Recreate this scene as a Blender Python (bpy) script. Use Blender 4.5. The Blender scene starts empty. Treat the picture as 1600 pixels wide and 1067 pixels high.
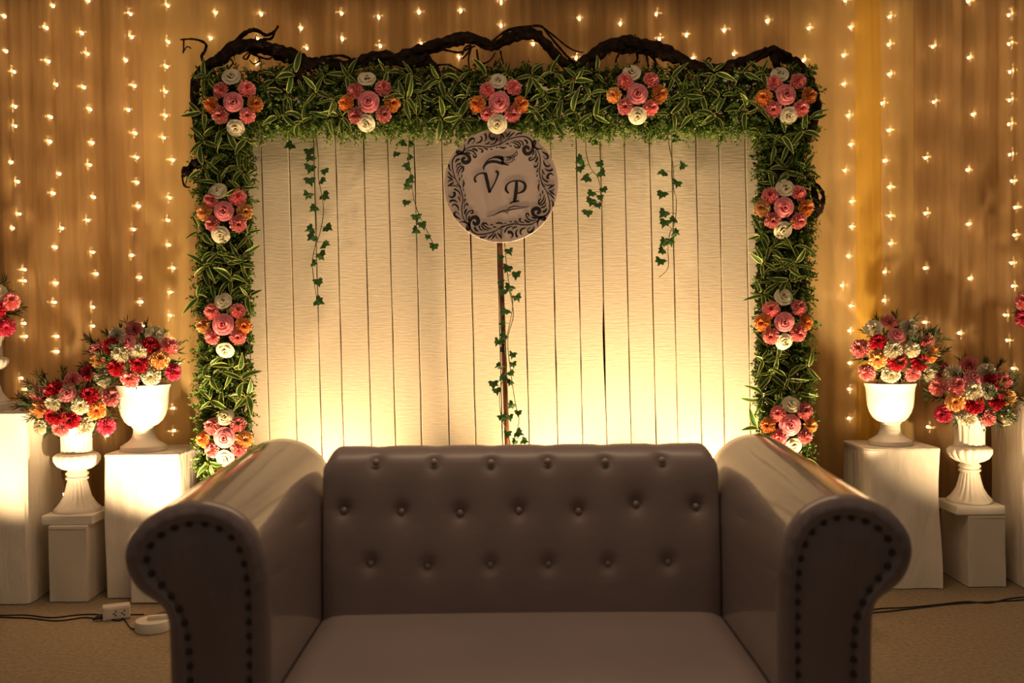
import bpy, bmesh, math, random
import numpy as np
from mathutils import Vector, Matrix, Quaternion

random.seed(7)
rng = np.random.default_rng(7)
R = math.radians
S = bpy.context.scene
COL = S.collection

# ------------------------------------------------------------------ camera
F = 35.0 / 36.0 * 1600.0
CAM_H = 1.30
PITCH, ROLL = -1.0, -0.55
cam_d = bpy.data.cameras.new('camera')
cam_d.lens = 35.0
cam_d.sensor_width = 36.0
cam_d.clip_start = 0.05
cam_d.dof.use_dof = True
cam_d.dof.focus_distance = 4.80
cam_d.dof.aperture_fstop = 2.2
cam = bpy.data.objects.new('camera', cam_d)
COL.objects.link(cam)
CM = Matrix.Translation((0, 0, CAM_H)) @ Matrix.Rotation(R(90 + PITCH), 4, 'X') @ Matrix.Rotation(R(ROLL), 4, 'Z')
cam.matrix_world = CM
S.camera = cam

def at(px, py, Y):
    """the point of the vertical plane y = Y that lies along the sight line of a photo pixel"""
    d = CM.to_3x3() @ Vector(((px - 800.0) / F, -(py - 533.5) / F, -1.0))
    t = Y / d.y
    return Vector((d.x * t, Y, CAM_H + d.z * t))

def ppm(Y):
    return F / Y

# ------------------------------------------------------------------ world, exposure
w = bpy.data.worlds.new('dim_hall')
S.world = w
w.use_nodes = True
w.node_tree.nodes['Background'].inputs[0].default_value = (1.0, 0.71, 0.50, 1)
w.node_tree.nodes['Background'].inputs[1].default_value = 0.09
S.view_settings.view_transform = 'Standard'
S.view_settings.look = 'None'
S.view_settings.gamma = 1.0
S.view_settings.use_curve_mapping = False
S.view_settings.exposure = 0.0
S.cycles.use_denoising = True
S.cycles.sample_clamp_indirect = 6.0
S.cycles.max_bounces = 6

WARM = (1.0, 0.665, 0.34)
# flood lamps: (x, y, z), aim, watts, cone degrees, blend
FLOODS = [
    ((-1.36, 4.18, 0.13), (-1.68, 4.62, 0.76), 200, 64, 0.7),
    ((-0.92, 4.62, 0.13), (-0.74, 4.86, 2.2), 165, 104, 1.0),
    ((0.24, 4.62, 0.13), (0.14, 4.86, 2.2), 165, 104, 1.0),
    ((0.98, 4.62, 0.13), (0.78, 4.86, 2.2), 190, 104, 1.0),
    ((-1.56, 4.46, 0.13), (-1.42, 4.74, 1.6), 105, 62, 0.8),
    ((1.52, 4.46, 0.13), (1.37, 4.74, 1.6), 115, 62, 0.8),
    ((-2.40, 4.00, 0.13), (-2.28, 4.58, 0.88), 125, 68, 0.8),
    ((2.45, 4.00, 0.13), (2.28, 4.56, 0.86), 150, 76, 0.9),
    ((1.40, 4.25, 0.13), (1.71, 4.73, 0.95), 190, 34, 0.5),
]

# dim ceiling light of the hall, over the space in front of the stage
hl = bpy.data.lights.new('hall_ceiling_light', 'AREA')
hl.shape = 'RECTANGLE'
hl.size, hl.size_y = 2.6, 1.0
hl.energy = 40.0
hl.color = (1.0, 0.67, 0.40)
hlo = bpy.data.objects.new('hall_ceiling_light', hl)
hlo.location = (0.0, 2.6, 3.55)
COL.objects.link(hlo)

# ------------------------------------------------------------------ materials
def new_mat(name):
    m = bpy.data.materials.new(name)
    m.use_nodes = True
    return m, m.node_tree.nodes, m.node_tree.links, m.node_tree.nodes['Principled BSDF']

def mat(name, col, rough=0.6, col2=None, nscale=20, stretch=(1, 1, 1), bump=0.0, bscale=None, spec=0.4, coat=0.0, coat_rough=0.1, rand=0.0, trans=0.0, metal=0.0, bdist=0.01):
    m, N, L, b = new_mat(name)
    b.inputs['Roughness'].default_value = rough
    b.inputs['Specular IOR Level'].default_value = spec
    b.inputs['Coat Weight'].default_value = coat
    b.inputs['Coat Roughness'].default_value = coat_rough
    b.inputs['Metallic'].default_value = metal
    tc = N.new('ShaderNodeTexCoord')
    mp = N.new('ShaderNodeMapping')
    mp.inputs['Scale'].default_value = stretch
    L.new(tc.outputs['Object'], mp.inputs['Vector'])
    src = None
    if col2 is not None:
        n = N.new('ShaderNodeTexNoise')
        n.inputs['Scale'].default_value = nscale
        n.inputs['Detail'].default_value = 4
        L.new(mp.outputs[0], n.inputs['Vector'])
        r = N.new('ShaderNodeValToRGB')
        r.color_ramp.elements[0].position = 0.32
        r.color_ramp.elements[1].position = 0.68
        r.color_ramp.elements[0].color = (*col, 1)
        r.color_ramp.elements[1].color = (*col2, 1)
        L.new(n.outputs['Fac'], r.inputs['Fac'])
        src = r.outputs['Color']
    if rand > 0:
        oi = N.new('ShaderNodeObjectInfo')
        hs = N.new('ShaderNodeHueSaturation')
        mr = N.new('ShaderNodeMapRange')
        mr.inputs[3].default_value = 1 - rand
        mr.inputs[4].default_value = 1 + rand
        L.new(oi.outputs['Random'], mr.inputs[0])
        L.new(mr.outputs[0], hs.inputs['Value'])
        if src is None:
            hs.inputs['Color'].default_value = (*col, 1)
        else:
            L.new(src, hs.inputs['Color'])
        src = hs.outputs['Color']
    if src is None:
        b.inputs['Base Color'].default_value = (*col, 1)
    else:
        L.new(src, b.inputs['Base Color'])
    if bump > 0:
        n2 = N.new('ShaderNodeTexNoise')
        n2.inputs['Scale'].default_value = bscale or nscale
        n2.inputs['Detail'].default_value = 5
        L.new(mp.outputs[0], n2.inputs['Vector'])
        bp = N.new('ShaderNodeBump')
        bp.inputs['Strength'].default_value = bump
        bp.inputs['Distance'].default_value = bdist
        L.new(n2.outputs['Fac'], bp.inputs['Height'])
        L.new(bp.outputs[0], b.inputs['Normal'])
    if trans > 0:
        t = N.new('ShaderNodeBsdfTranslucent')
        mx = N.new('ShaderNodeMixShader')
        mx.inputs[0].default_value = trans
        if src is None:
            t.inputs[0].default_value = (*col, 1)
        else:
            L.new(src, t.inputs[0])
        L.new(b.outputs[0], mx.inputs[1])
        L.new(t.outputs[0], mx.inputs[2])
        L.new(mx.outputs[0], N['Material Output'].inputs['Surface'])
    return m

def tip_mat(name, c0, c1, rough=0.55, trans=0.15, pos=(0.35, 0.95)):
    """colour running along a per-vertex value (base to rim of a petal, midrib to margin of a leaf)"""
    m, N, L, b = new_mat(name)
    b.inputs['Roughness'].default_value = rough
    b.inputs['Specular IOR Level'].default_value = 0.25
    a = N.new('ShaderNodeAttribute')
    a.attribute_name = 'tip'
    r = N.new('ShaderNodeValToRGB')
    r.color_ramp.elements[0].position = pos[0]
    r.color_ramp.elements[1].position = pos[1]
    r.color_ramp.elements[0].color = (*c0, 1)
    r.color_ramp.elements[1].color = (*c1, 1)
    L.new(a.outputs['Fac'], r.inputs['Fac'])
    oi = N.new('ShaderNodeObjectInfo')
    hs = N.new('ShaderNodeHueSaturation')
    mr = N.new('ShaderNodeMapRange')
    mr.inputs[3].default_value = 0.82
    mr.inputs[4].default_value = 1.18
    L.new(oi.outputs['Random'], mr.inputs[0])
    L.new(mr.outputs[0], hs.inputs['Value'])
    L.new(r.outputs[0], hs.inputs['Color'])
    L.new(hs.outputs[0], b.inputs['Base Color'])
    t = N.new('ShaderNodeBsdfTranslucent')
    L.new(hs.outputs[0], t.inputs[0])
    mx = N.new('ShaderNodeMixShader')
    mx.inputs[0].default_value = trans
    L.new(b.outputs[0], mx.inputs[1])
    L.new(t.outputs[0], mx.inputs[2])
    L.new(mx.outputs[0], N['Material Output'].inputs['Surface'])
    return m

def sheer(name, c0, c1, stretch, clear, bump=0.2):
    """sheer cloth: cloth threads that scatter light, gaps that let it through, and glassy warp and weft
    fibres that bend it sideways or up and down (a lamp behind the cloth shows as a small cross)"""
    m = mat(name, c0, 0.8, c1, 2.0, stretch=stretch, bump=bump, bscale=5, spec=0.15, trans=0.45, bdist=0.02)
    N, L = m.node_tree.nodes, m.node_tree.links
    out = N['Material Output']
    cloth = out.inputs['Surface'].links[0].from_socket
    tr = N.new('ShaderNodeBsdfTransparent')
    tr.inputs[0].default_value = (1.0, 0.93, 0.80, 1)
    mx = N.new('ShaderNodeMixShader')
    mx.inputs[0].default_value = clear
    L.new(cloth, mx.inputs[1])
    L.new(tr.outputs[0], mx.inputs[2])
    geo = N.new('ShaderNodeNewGeometry')
    wn = N.new('ShaderNodeTexWhiteNoise')
    wn.noise_dimensions = '3D'
    L.new(geo.outputs['Position'], wn.inputs['Vector'])
    sp = N.new('ShaderNodeSeparateColor')
    L.new(wn.outputs['Color'], sp.inputs[0])
    def math_(op, a, b):
        n = N.new('ShaderNodeMath')
        n.operation = op
        for i, x in enumerate((a, b)):
            if isinstance(x, (int, float)):
                n.inputs[i].default_value = x
            elif x is not None:
                L.new(x, n.inputs[i])
        return n.outputs[0]
    t = math_('SUBTRACT', math_('MULTIPLY', sp.outputs[0], 2.0), 1.0)
    t = math_('MULTIPLY', math_('MULTIPLY', t, math_('ABSOLUTE', t, None)), 1.3)     # fibre tilt, mostly small
    pick = math_('GREATER_THAN', sp.outputs[1], 0.5)
    cb = N.new('ShaderNodeCombineXYZ')
    L.new(math_('MULTIPLY', t, pick), cb.inputs[0])
    cb.inputs[1].default_value = -1.0
    L.new(math_('MULTIPLY', t, math_('SUBTRACT', 1.0, pick)), cb.inputs[2])
    vn = N.new('ShaderNodeVectorMath')
    vn.operation = 'NORMALIZE'
    L.new(cb.outputs[0], vn.inputs[0])
    rf = N.new('ShaderNodeBsdfRefraction')
    rf.inputs['Roughness'].default_value = 0.0
    rf.inputs['IOR'].default_value = 1.6
    rf.inputs['Color'].default_value = (1.0, 0.85, 0.6, 1)
    L.new(vn.outputs[0], rf.inputs['Normal'])
    m2 = N.new('ShaderNodeMixShader')
    m2.inputs[0].default_value = 0.10
    L.new(mx.outputs[0], m2.inputs[1])
    L.new(rf.outputs[0], m2.inputs[2])
    L.new(m2.outputs[0], out.inputs['Surface'])
    return m

def emit_mat(name, col, strength):
    m, N, L, b = new_mat(name)
    b.inputs['Base Color'].default_value = (*col, 1)
    b.inputs['Emission Color'].default_value = (*col, 1)
    b.inputs['Emission Strength'].default_value = strength
    return m

M = {}
M['carpet'] = mat('carpet', (0.25, 0.20, 0.135), 0.95, (0.36, 0.29, 0.20), 55, bump=0.6, bscale=260, spec=0.05, bdist=0.004)
M['wall'] = mat('hall_wall', (0.45, 0.40, 0.33), 0.9)
M['plank'] = mat('cream_painted_plank', (0.66, 0.585, 0.455), 0.75, (0.755, 0.68, 0.545), 5, stretch=(5, 5, 42), bump=0.30, bscale=2.6, rand=0.03, spec=0.2, bdist=0.004)
M['dark_wood'] = mat('dark_backing_wood', (0.05, 0.03, 0.02), 0.9)
M['wire'] = mat('dark_grid_wire', (0.03, 0.025, 0.02), 0.6)
M['root'] = mat('dark_root_bark', (0.008, 0.005, 0.004), 0.9, (0.034, 0.02, 0.013), 30, bump=0.9, bscale=40, spec=0.15, bdist=0.01)
M['leatherette'] = mat('mauve_grey_leatherette', (0.225, 0.182, 0.182), 0.50, (0.25, 0.202, 0.20), 3, bump=0.14, bscale=9, spec=0.5, coat=0.35, coat_rough=0.28, bdist=0.02)
M['wrap'] = mat('plastic_wrapped_leatherette', (0.17, 0.14, 0.155), 0.32, (0.215, 0.178, 0.195), 6, stretch=(1.6, 1, 0.35), bump=0.9, bscale=16, spec=0.5, coat=0.5, coat_rough=0.12, bdist=0.012)
M['arm_wrap'] = mat('clear_wrapped_leatherette', (0.225, 0.182, 0.178), 0.34, (0.25, 0.202, 0.196), 3, stretch=(1, 0.35, 1), bump=0.30, bscale=11, spec=0.5, coat=0.9, coat_rough=0.07, bdist=0.015)
M['nail'] = mat('dark_nail_head', (0.035, 0.028, 0.025), 0.4, spec=0.4)
M['button'] = mat('shiny_button', (0.30, 0.25, 0.22), 0.2, coat=0.6, coat_rough=0.08)
M['foot'] = mat('dark_wood_foot', (0.04, 0.025, 0.018), 0.5)
M['urn'] = mat('white_glazed_urn', (0.80, 0.755, 0.66), 0.38, spec=0.5)
M['plaster'] = mat('white_plaster_urn', (0.74, 0.70, 0.62), 0.6, (0.80, 0.755, 0.67), 12, spec=0.3)
M['cloth'] = mat('white_cover_cloth', (0.76, 0.71, 0.62), 0.85, (0.82, 0.77, 0.68), 4, stretch=(3, 3, 1), bump=0.5, bscale=5, spec=0.1, bdist=0.03)
M['box_side'] = mat('pale_painted_box', (0.66, 0.61, 0.53), 0.8, (0.72, 0.67, 0.58), 5, bump=0.1, spec=0.15)
M['backing_drape'] = mat('cream_backing_drape', (0.52, 0.37, 0.19), 0.9, (0.58, 0.42, 0.23), 2.0, stretch=(6, 1, 0.4), spec=0.05)
M['curtain_tan'] = sheer('tan_sheer_curtain', (0.36, 0.24, 0.12), (0.57, 0.405, 0.22), (9, 1, 0.35), 0.30)  # darker vertical streaks in the colour stand in for shade in the folds
M['curtain_gold'] = sheer('gold_sheer_curtain', (0.58, 0.43, 0.19), (0.67, 0.51, 0.235), (5, 1, 1.2), 0.16, 0.5)
M['curtain_yellow'] = sheer('yellow_satin_curtain', (0.70, 0.45, 0.07), (0.78, 0.52, 0.10), (5, 1, 0.5), 0.10)
M['sign'] = mat('pale_sign_board', (0.60, 0.49, 0.44), 0.5, (0.64, 0.53, 0.48), 3)
M['print'] = mat('black_print', (0.008, 0.007, 0.008), 0.5)
M['pole'] = mat('brown_pole', (0.17, 0.07, 0.035), 0.5, (0.24, 0.10, 0.05), 6, stretch=(1, 1, 0.2))
M['black'] = mat('black_plastic', (0.015, 0.014, 0.013), 0.5)
M['white_plastic'] = mat('white_plastic', (0.62, 0.58, 0.52), 0.5)
M['housing'] = mat('grey_lamp_housing', (0.08, 0.08, 0.08), 0.5)
M['ivy'] = tip_mat('ivy_leaf', (0.035, 0.10, 0.025), (0.055, 0.14, 0.035), 0.5, 0.2)
M['stem'] = mat('green_stem', (0.10, 0.11, 0.035), 0.7)
M['variegated'] = tip_mat('variegated_leaf', (0.04, 0.115, 0.02), (0.68, 0.66, 0.20), 0.5, 0.25, pos=(0.60, 0.84))
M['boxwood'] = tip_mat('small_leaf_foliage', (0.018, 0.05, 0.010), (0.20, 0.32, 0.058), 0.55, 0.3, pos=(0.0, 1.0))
M['needle'] = tip_mat('needle_foliage', (0.012, 0.026, 0.008), (0.045, 0.08, 0.022), 0.6, 0.15, pos=(0.0, 1.0))
PET = {
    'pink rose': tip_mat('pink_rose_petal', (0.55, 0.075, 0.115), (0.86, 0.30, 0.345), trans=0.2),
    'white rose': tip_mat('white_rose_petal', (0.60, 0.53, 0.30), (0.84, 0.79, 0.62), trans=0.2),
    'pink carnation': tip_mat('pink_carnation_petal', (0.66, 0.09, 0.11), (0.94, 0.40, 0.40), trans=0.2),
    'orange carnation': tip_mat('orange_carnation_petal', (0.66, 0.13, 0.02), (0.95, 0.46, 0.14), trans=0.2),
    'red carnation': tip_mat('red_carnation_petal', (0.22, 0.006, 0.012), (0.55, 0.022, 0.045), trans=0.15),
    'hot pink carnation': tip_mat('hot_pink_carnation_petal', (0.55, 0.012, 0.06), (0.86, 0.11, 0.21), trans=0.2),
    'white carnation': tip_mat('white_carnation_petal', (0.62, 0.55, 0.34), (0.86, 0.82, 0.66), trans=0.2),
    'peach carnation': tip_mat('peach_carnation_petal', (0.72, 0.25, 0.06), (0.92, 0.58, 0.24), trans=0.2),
}
M['bulb'] = emit_mat('warm_fairy_bulb', (1.0, 0.62, 0.27), 67.0)
M['lens'] = emit_mat('flood_lens', WARM, 6.0)

# ------------------------------------------------------------------ mesh helpers
class MB:
    def __init__(s):
        s.v, s.f, s.t = [], [], []
    def add(s, verts, faces, tips=None):
        o = len(s.v)
        s.v += [tuple(p) for p in verts]
        s.f += [tuple(i + o for i in f) for f in faces]
        s.t += list(tips) if tips is not None else [0.0] * len(verts)
        return s
    def box(s, a, b):
        (x0, y0, z0), (x1, y1, z1) = a, b
        return s.add([(x0, y0, z0), (x1, y0, z0), (x1, y1, z0), (x0, y1, z0), (x0, y0, z1), (x1, y0, z1), (x1, y1, z1), (x0, y1, z1)],
                     [(0, 3, 2, 1), (4, 5, 6, 7), (0, 1, 5, 4), (1, 2, 6, 5), (2, 3, 7, 6), (3, 0, 4, 7)])
    def tube(s, pts, rad, n=8, cap=True):
        pts = [Vector(p) for p in pts]
        if not hasattr(rad, '__len__'):
            rad = [rad] * len(pts)
        V, Fc = [], []
        up = Vector((0.13, 0.9, 0.41)).normalized()
        for i, p in enumerate(pts):
            d = (pts[min(i + 1, len(pts) - 1)] - pts[max(i - 1, 0)]).normalized()
            a = d.cross(up)
            if a.length < 1e-4:
                a = d.cross(Vector((1, 0, 0)))
            a.normalize()
            b = d.cross(a).normalized()
            for k in range(n):
                t = 2 * math.pi * k / n
                V.append(p + (a * math.cos(t) + b * math.sin(t)) * rad[i])
        for i in range(len(pts) - 1):
            for k in range(n):
                Fc.append((i * n + k, i * n + (k + 1) % n, (i + 1) * n + (k + 1) % n, (i + 1) * n + k))
        if cap:
            Fc.append(tuple(range(n))[::-1])
            Fc.append(tuple((len(pts) - 1) * n + k for k in range(n)))
        return s.add(V, Fc)
    def lathe(s, prof, n=40, flute=None, c=(0, 0, 0)):
        V, Fc = [], []
        for i, (r, z) in enumerate(prof):
            for k in range(n):
                t = 2 * math.pi * k / n
                rr = r
                if flute and flute[i]:
                    rr = r * (1 + flute[i][1] * (abs(math.cos(flute[i][0] * t / 2)) - 0.6))
                V.append((c[0] + rr * math.cos(t), c[1] + rr * math.sin(t), c[2] + z))
        for i in range(len(prof) - 1):
            for k in range(n):
                Fc.append((i * n + k, i * n + (k + 1) % n, (i + 1) * n + (k + 1) % n, (i + 1) * n + k))
        Fc.append(tuple(range(n))[::-1])
        Fc.append(tuple((len(prof) - 1) * n + k for k in range(n)))
        return s.add(V, Fc)
    def mesh(s, name, smooth=True):
        me = bpy.data.meshes.new(name)
        me.from_pydata(s.v, [], s.f)
        at_ = me.attributes.new('tip', 'FLOAT', 'POINT')
        at_.data.foreach_set('value', np.array(s.t, dtype=np.float32))
        if smooth:
            me.polygons.foreach_set('use_smooth', [True] * len(me.polygons))
        me.update()
        return me
    def build(s, name, m, parent=None, smooth=True, sharp=None):
        me = s.mesh(name, smooth)
        if sharp is not None and smooth:
            me.set_sharp_from_angle(angle=R(sharp))
        me.materials.append(m)
        return link(name, me, parent)

def link(name, me, parent=None):
    o = bpy.data.objects.new(name, me)
    COL.objects.link(o)
    if parent is not None:
        o.parent = parent
    return o

def empty(name, loc=(0, 0, 0), rz=0.0):
    o = bpy.data.objects.new(name, None)
    o.empty_display_size = 0.05
    o.location = loc
    o.rotation_euler = (0, 0, rz)
    COL.objects.link(o)
    return o

def tag(o, label, cat, group=None):
    o['label'] = label
    o['category'] = cat
    if group:
        o['group'] = group
    return o

def bevel(o, wd, seg=3):
    b = o.modifiers.new('bevel', 'BEVEL')
    b.width = wd
    b.segments = seg
    b.limit_method = 'ANGLE'
    b.angle_limit = R(40)
    return o

def spline(pts, n=6):
    """Catmull-Rom through points (any dimension)"""
    P = [np.array(p, dtype=float) for p in pts]
    if len(P) < 3:
        return [tuple(P[0] + (P[-1] - P[0]) * i / n) for i in range(n + 1)]
    out = []
    for i in range(len(P) - 1):
        p0, p1, p2, p3 = P[max(i - 1, 0)], P[i], P[i + 1], P[min(i + 2, len(P) - 1)]
        for k in range(n):
            t = k / n
            out.append(0.5 * ((2 * p1) + (-p0 + p2) * t + (2 * p0 - 5 * p1 + 4 * p2 - p3) * t * t + (-p0 + 3 * p1 - 3 * p2 + p3) * t ** 3))
    out.append(P[-1])
    return out

def grid_faces(nu, nv, close=False):
    out = []
    for j in range(nv - 1):
        for i in range(nu if close else nu - 1):
            a, b = j * nu + i, j * nu + (i + 1) % nu
            out.append((a, b, b + nu, a + nu))
    return out

def struct(o):
    o['kind'] = 'structure'
    return o

# ------------------------------------------------------------------ setting
fl = MB()
nx, ny = 24, 20
fl.box((-5.0, -1.5, -0.06), (5.0, 6.0, 0.0))
struct(fl.build('floor', M['carpet'], smooth=False))
struct(MB().box((-5.0, 5.62, 0.0), (5.0, 5.74, 3.6)).build('wall_back', M['wall'], smooth=False))

YC = 5.25   # plane of the curtain
def curtain(name, x0, x1, m, label, amp, wl, seed):
    r_ = random.Random(seed)
    ph = [r_.uniform(0, 6.28) for _ in range(6)]
    nxx = int((x1 - x0) / 0.0085)
    nz = 12
    V, Fc = [], []
    for j in range(nz + 1):
        z = 0.012 + 3.3 * j / nz
        for i in range(nxx + 1):
            x = x0 + (x1 - x0) * i / nxx
            xs = x + 0.014 * math.sin(1.1 * z + ph[5] + 2.2 * x)
            f = amp * (0.55 * math.sin(2 * math.pi * xs / wl + ph[0] + 1.2 * math.sin(xs * 5 + ph[1]))
                       + 0.3 * math.sin(2 * math.pi * xs / (wl * 0.43) + ph[2] + math.sin(xs * 9 + ph[3]))
                       + 0.35 * math.sin(2 * math.pi * xs / (wl * 2.7) + ph[4]))
            e = min(1.0, min(x - x0, x1 - x) / 0.03)
            V.append((x, YC + f + 0.012 * (1 - e), z))
    for j in range(nz):
        for i in range(nxx):
            a = j * (nxx + 1) + i
            Fc.append((a, a + 1, a + nxx + 2, a + nxx + 1))
    o = MB().add(V, Fc).build(name, m)
    return tag(o, label, 'curtain', 'drapes behind the stage')

V, Fc = [], []
for j in (0.01, 3.32):
    for i in range(601):
        x = -3.35 + 6.7 * i / 600
        V.append((x, 5.40 + 0.022 * math.sin(x * 42 + 1.5 * math.sin(x * 7)) + 0.012 * math.sin(x * 97), j))
tag(MB().add(V, grid_faces(601, 2)).build('backing_drape', M['backing_drape']), 'plain cream backing drape hanging behind the sheer curtains', 'drape')

def cx(px):
    return (px - 800) / ppm(YC)
curtain('curtain', -3.3, cx(228), M['curtain_tan'], 'tan sheer pleated curtain at the left end behind the urns', 0.022, 0.135, 1)
curtain('curtain', cx(227), cx(400), M['curtain_gold'], 'olive gold curtain strip along the left leafy column', 0.014, 0.16, 2)
curtain('curtain', cx(399), cx(1238), M['curtain_tan'], 'tan pleated curtain above and behind the plank backdrop', 0.018, 0.12, 3)
curtain('curtain', cx(1237), cx(1340), M['curtain_gold'], 'wrinkled gold curtain strip beside the right leafy column', 0.010, 0.20, 4)
curtain('curtain', cx(1339), cx(1380), M['curtain_yellow'], 'narrow bright yellow curtain strip right of the frame', 0.010, 0.10, 5)
curtain('curtain', cx(1379), cx(1430), M['curtain_gold'], 'gold curtain strip just right of the bright yellow one', 0.012, 0.15, 6)
curtain('curtain', cx(1429), 3.3, M['curtain_tan'], 'tan sheer pleated curtain at the right end behind the urns', 0.020, 0.15, 8)

# ------------------------------------------------------------------ plank backdrop
YP = 4.95   # front of the planks
bd = empty('plank_backdrop', (at(787, 900, YP).x, YP, 0))
tag(bd, 'cream painted vertical plank backdrop standing behind the sofa', 'backdrop')
seams = [338, 374, 414, 457, 495.5, 530, 574, 612, 653, 696, 737, 779, 821, 866, 905, 943, 981, 1020, 1054, 1092, 1128, 1169, 1209, 1240]
ztop, zbot = 2.50, 0.02
lean = 0.0145
def seam_x(px, z):
    p = at(px, 450, YP)
    return p.x - lean * (z - p.z)
for k in range(len(seams) - 1):
    rr = random.Random(100 + k)
    n = 16
    dy = rr.uniform(-0.004, 0.004)
    th = 0.018
    V, Fc = [], []
    for j in range(n + 1):
        z = zbot + (ztop - zbot) * j / n
        ga = rr.uniform(0.0008, 0.0034)
        gb = rr.uniform(0.0008, 0.0034)
        if k == 14:
            gb += 0.008 * math.exp(-((z - 1.2) / 0.2) ** 2)
        xa, xb = seam_x(seams[k], z) + ga, seam_x(seams[k + 1], z) - gb
        for (x, y) in ((xa, YP + th), (xa, YP + 0.003), (xa + 0.003, YP), (xb - 0.003, YP), (xb, YP + 0.003), (xb, YP + th)):
            V.append((x - bd.location.x, y + dy - YP, z))
    for j in range(n):
        for i in range(6):
            a, b = j * 6 + i, j * 6 + (i + 1) % 6
            Fc.append((a, b, b + 6, a + 6))
    Fc.append((5, 4, 3, 2, 1, 0))
    Fc.append(tuple(n * 6 + i for i in range(6)))
    MB().add(V, Fc).build('plank', M['plank'], bd, smooth=False)
xa, xb = at(343, 450, YP).x - bd.location.x, at(1235, 450, YP).x - bd.location.x
for z in (0.35, 1.25, 2.2):
    MB().box((xa, 0.026, z), (xb, 0.056, z + 0.09)).build('batten', M['dark_wood'], bd, smooth=False)
MB().box((xa + 0.02, 0.057, 0.02), (xb - 0.02, 0.066, 2.46)).build('backing_sheet', M['dark_wood'], bd, smooth=False)

# ------------------------------------------------------------------ flowers
def petal_geo(th, half, r0, r1, z0, z1, curl, seed=0, nu=7, nv=6):
    rr = random.Random(seed)
    V, T = [], []
    k1, k2 = rr.uniform(-0.05, 0.05), rr.uniform(-0.04, 0.04)
    for j in range(nv):
        v = j / (nv - 1)
        for i in range(nu):
            u = -1 + 2 * i / (nu - 1)
            wv = half * (0.45 + 0.62 * math.sin(min(1, v * 1.25) * math.pi / 2)) * (1 - 0.22 * max(0, v - 0.75) * 4)
            a = th + u * wv
            rad = r0 + (r1 - r0) * v ** 0.9 + curl * max(0, v - 0.6) ** 2 * 2.2 + 0.03 * u * u * v
            z = z0 + (z1 - z0) * math.sin(v * math.pi / 2) - curl * max(0, v - 0.55) ** 2 * 2.0 - 0.10 * u * u * v + k1 * u * v + k2 * math.sin(u * 4) * v
            V.append((rad * math.cos(a), rad * math.sin(a), z))
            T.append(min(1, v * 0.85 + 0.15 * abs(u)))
    return V, grid_faces(nu, nv), T

def rose_meshes(seed):
    rr = random.Random(seed)
    h = MB()
    ph = rr.uniform(0, 6.28)
    for k in range(5):
        q = k / 4
        h.add(*petal_geo(ph + k * 2.2, 1.9 - 0.7 * q, 0.07 + 0.07 * q, 0.10 + 0.28 * q, 0.0, 0.62 - 0.10 * q, 0.05 + 0.25 * q, seed + k))
    parts = []
    for k in range(4):
        mb = MB().add(*petal_geo(ph + k * 1.571 + rr.uniform(-.15, .15), 0.95, 0.20, 0.56, -0.05, 0.42, 0.35, seed + 20 + k))
        parts.append(mb.mesh('petal'))
    for k in range(5):
        mb = MB().add(*petal_geo(ph + .5 + k * 1.2566 + rr.uniform(-.12, .12), 0.78, 0.22, 0.84, -0.12, 0.22, 0.40, seed + 40 + k))
        parts.append(mb.mesh('petal'))
    return h.mesh('rose_heart'), parts

def carnation_mesh(seed):
    rr = random.Random(seed)
    mb = MB()
    n = 72
    for k in range(7):
        q = k / 6
        Ro = 1.0 - 0.62 * q
        zb, zt = -0.15 + 0.1 * q, -0.12 + 0.74 * q ** 0.8
        pet = rr.choice((5, 6, 7))
        p1, p2, p3 = (rr.uniform(0, 6.28) for _ in range(3))
        V, T = [], []
        jit = [rr.uniform(-1, 1) for _ in range(n)]
        for j in range(5):
            v = j / 4
            for i in range(n):
                t = 2 * math.pi * i / n
                lobe = 0.10 * abs(math.sin(pet * t / 2 + p1))
                rad = (0.06 + (Ro - 0.06) * v) * (1 + (lobe - 0.06) * v) + 0.06 * jit[i] * v ** 3
                ruf = 0.15 * math.sin(2 * pet * t + p2) + 0.11 * math.sin(3.3 * pet * t + p3) + 0.11 * jit[(i * 7) % n]
                z = zb + (zt - zb) * v ** 0.7 + ruf * v * v * (0.6 + 0.4 * q)
                tw = 0.05 * math.sin(4 * pet * t + p3) * v
                V.append((rad * math.cos(t + tw), rad * math.sin(t + tw), z))
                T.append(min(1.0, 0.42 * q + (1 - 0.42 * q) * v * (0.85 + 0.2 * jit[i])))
        mb.add(V, grid_faces(n, 5, True), T)
    return mb.mesh('carnation')

ROSES = [rose_meshes(300 + 60 * k) for k in range(3)]
CARNS = [carnation_mesh(900 + k) for k in range(5)]

def set_obj_mat(o, m):
    if not o.data.materials:
        o.data.materials.append(None)
    o.material_slots[0].link = 'OBJECT'
    o.material_slots[0].material = m

FN = [0]
def flower(kind, pos, facing, r, label, group):
    FN[0] += 1
    k = FN[0]
    rr = random.Random(4000 + k)
    q = Vector(facing).normalized().to_track_quat('Z', 'Y') @ Quaternion((0, 0, 1), rr.uniform(0, 6.28))
    r *= rr.uniform(0.94, 1.08)
    nm = kind.replace(' ', '_')
    if 'rose' in kind:
        heart, pets = ROSES[k % 3]
        o = empty(nm, pos)
        o.rotation_mode = 'QUATERNION'
        o.rotation_quaternion = q
        o.scale = (r, r, r)
        h = link('rose_heart', heart, o)
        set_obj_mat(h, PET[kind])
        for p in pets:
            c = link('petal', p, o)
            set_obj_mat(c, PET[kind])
    else:
        o = link(nm, CARNS[k % 5])
        o.location = pos
        o.rotation_mode = 'QUATERNION'
        o.rotation_quaternion = q
        o.scale = (r, r, r * 1.05)
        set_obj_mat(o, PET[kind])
    return tag(o, label, 'flower', group)

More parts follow.
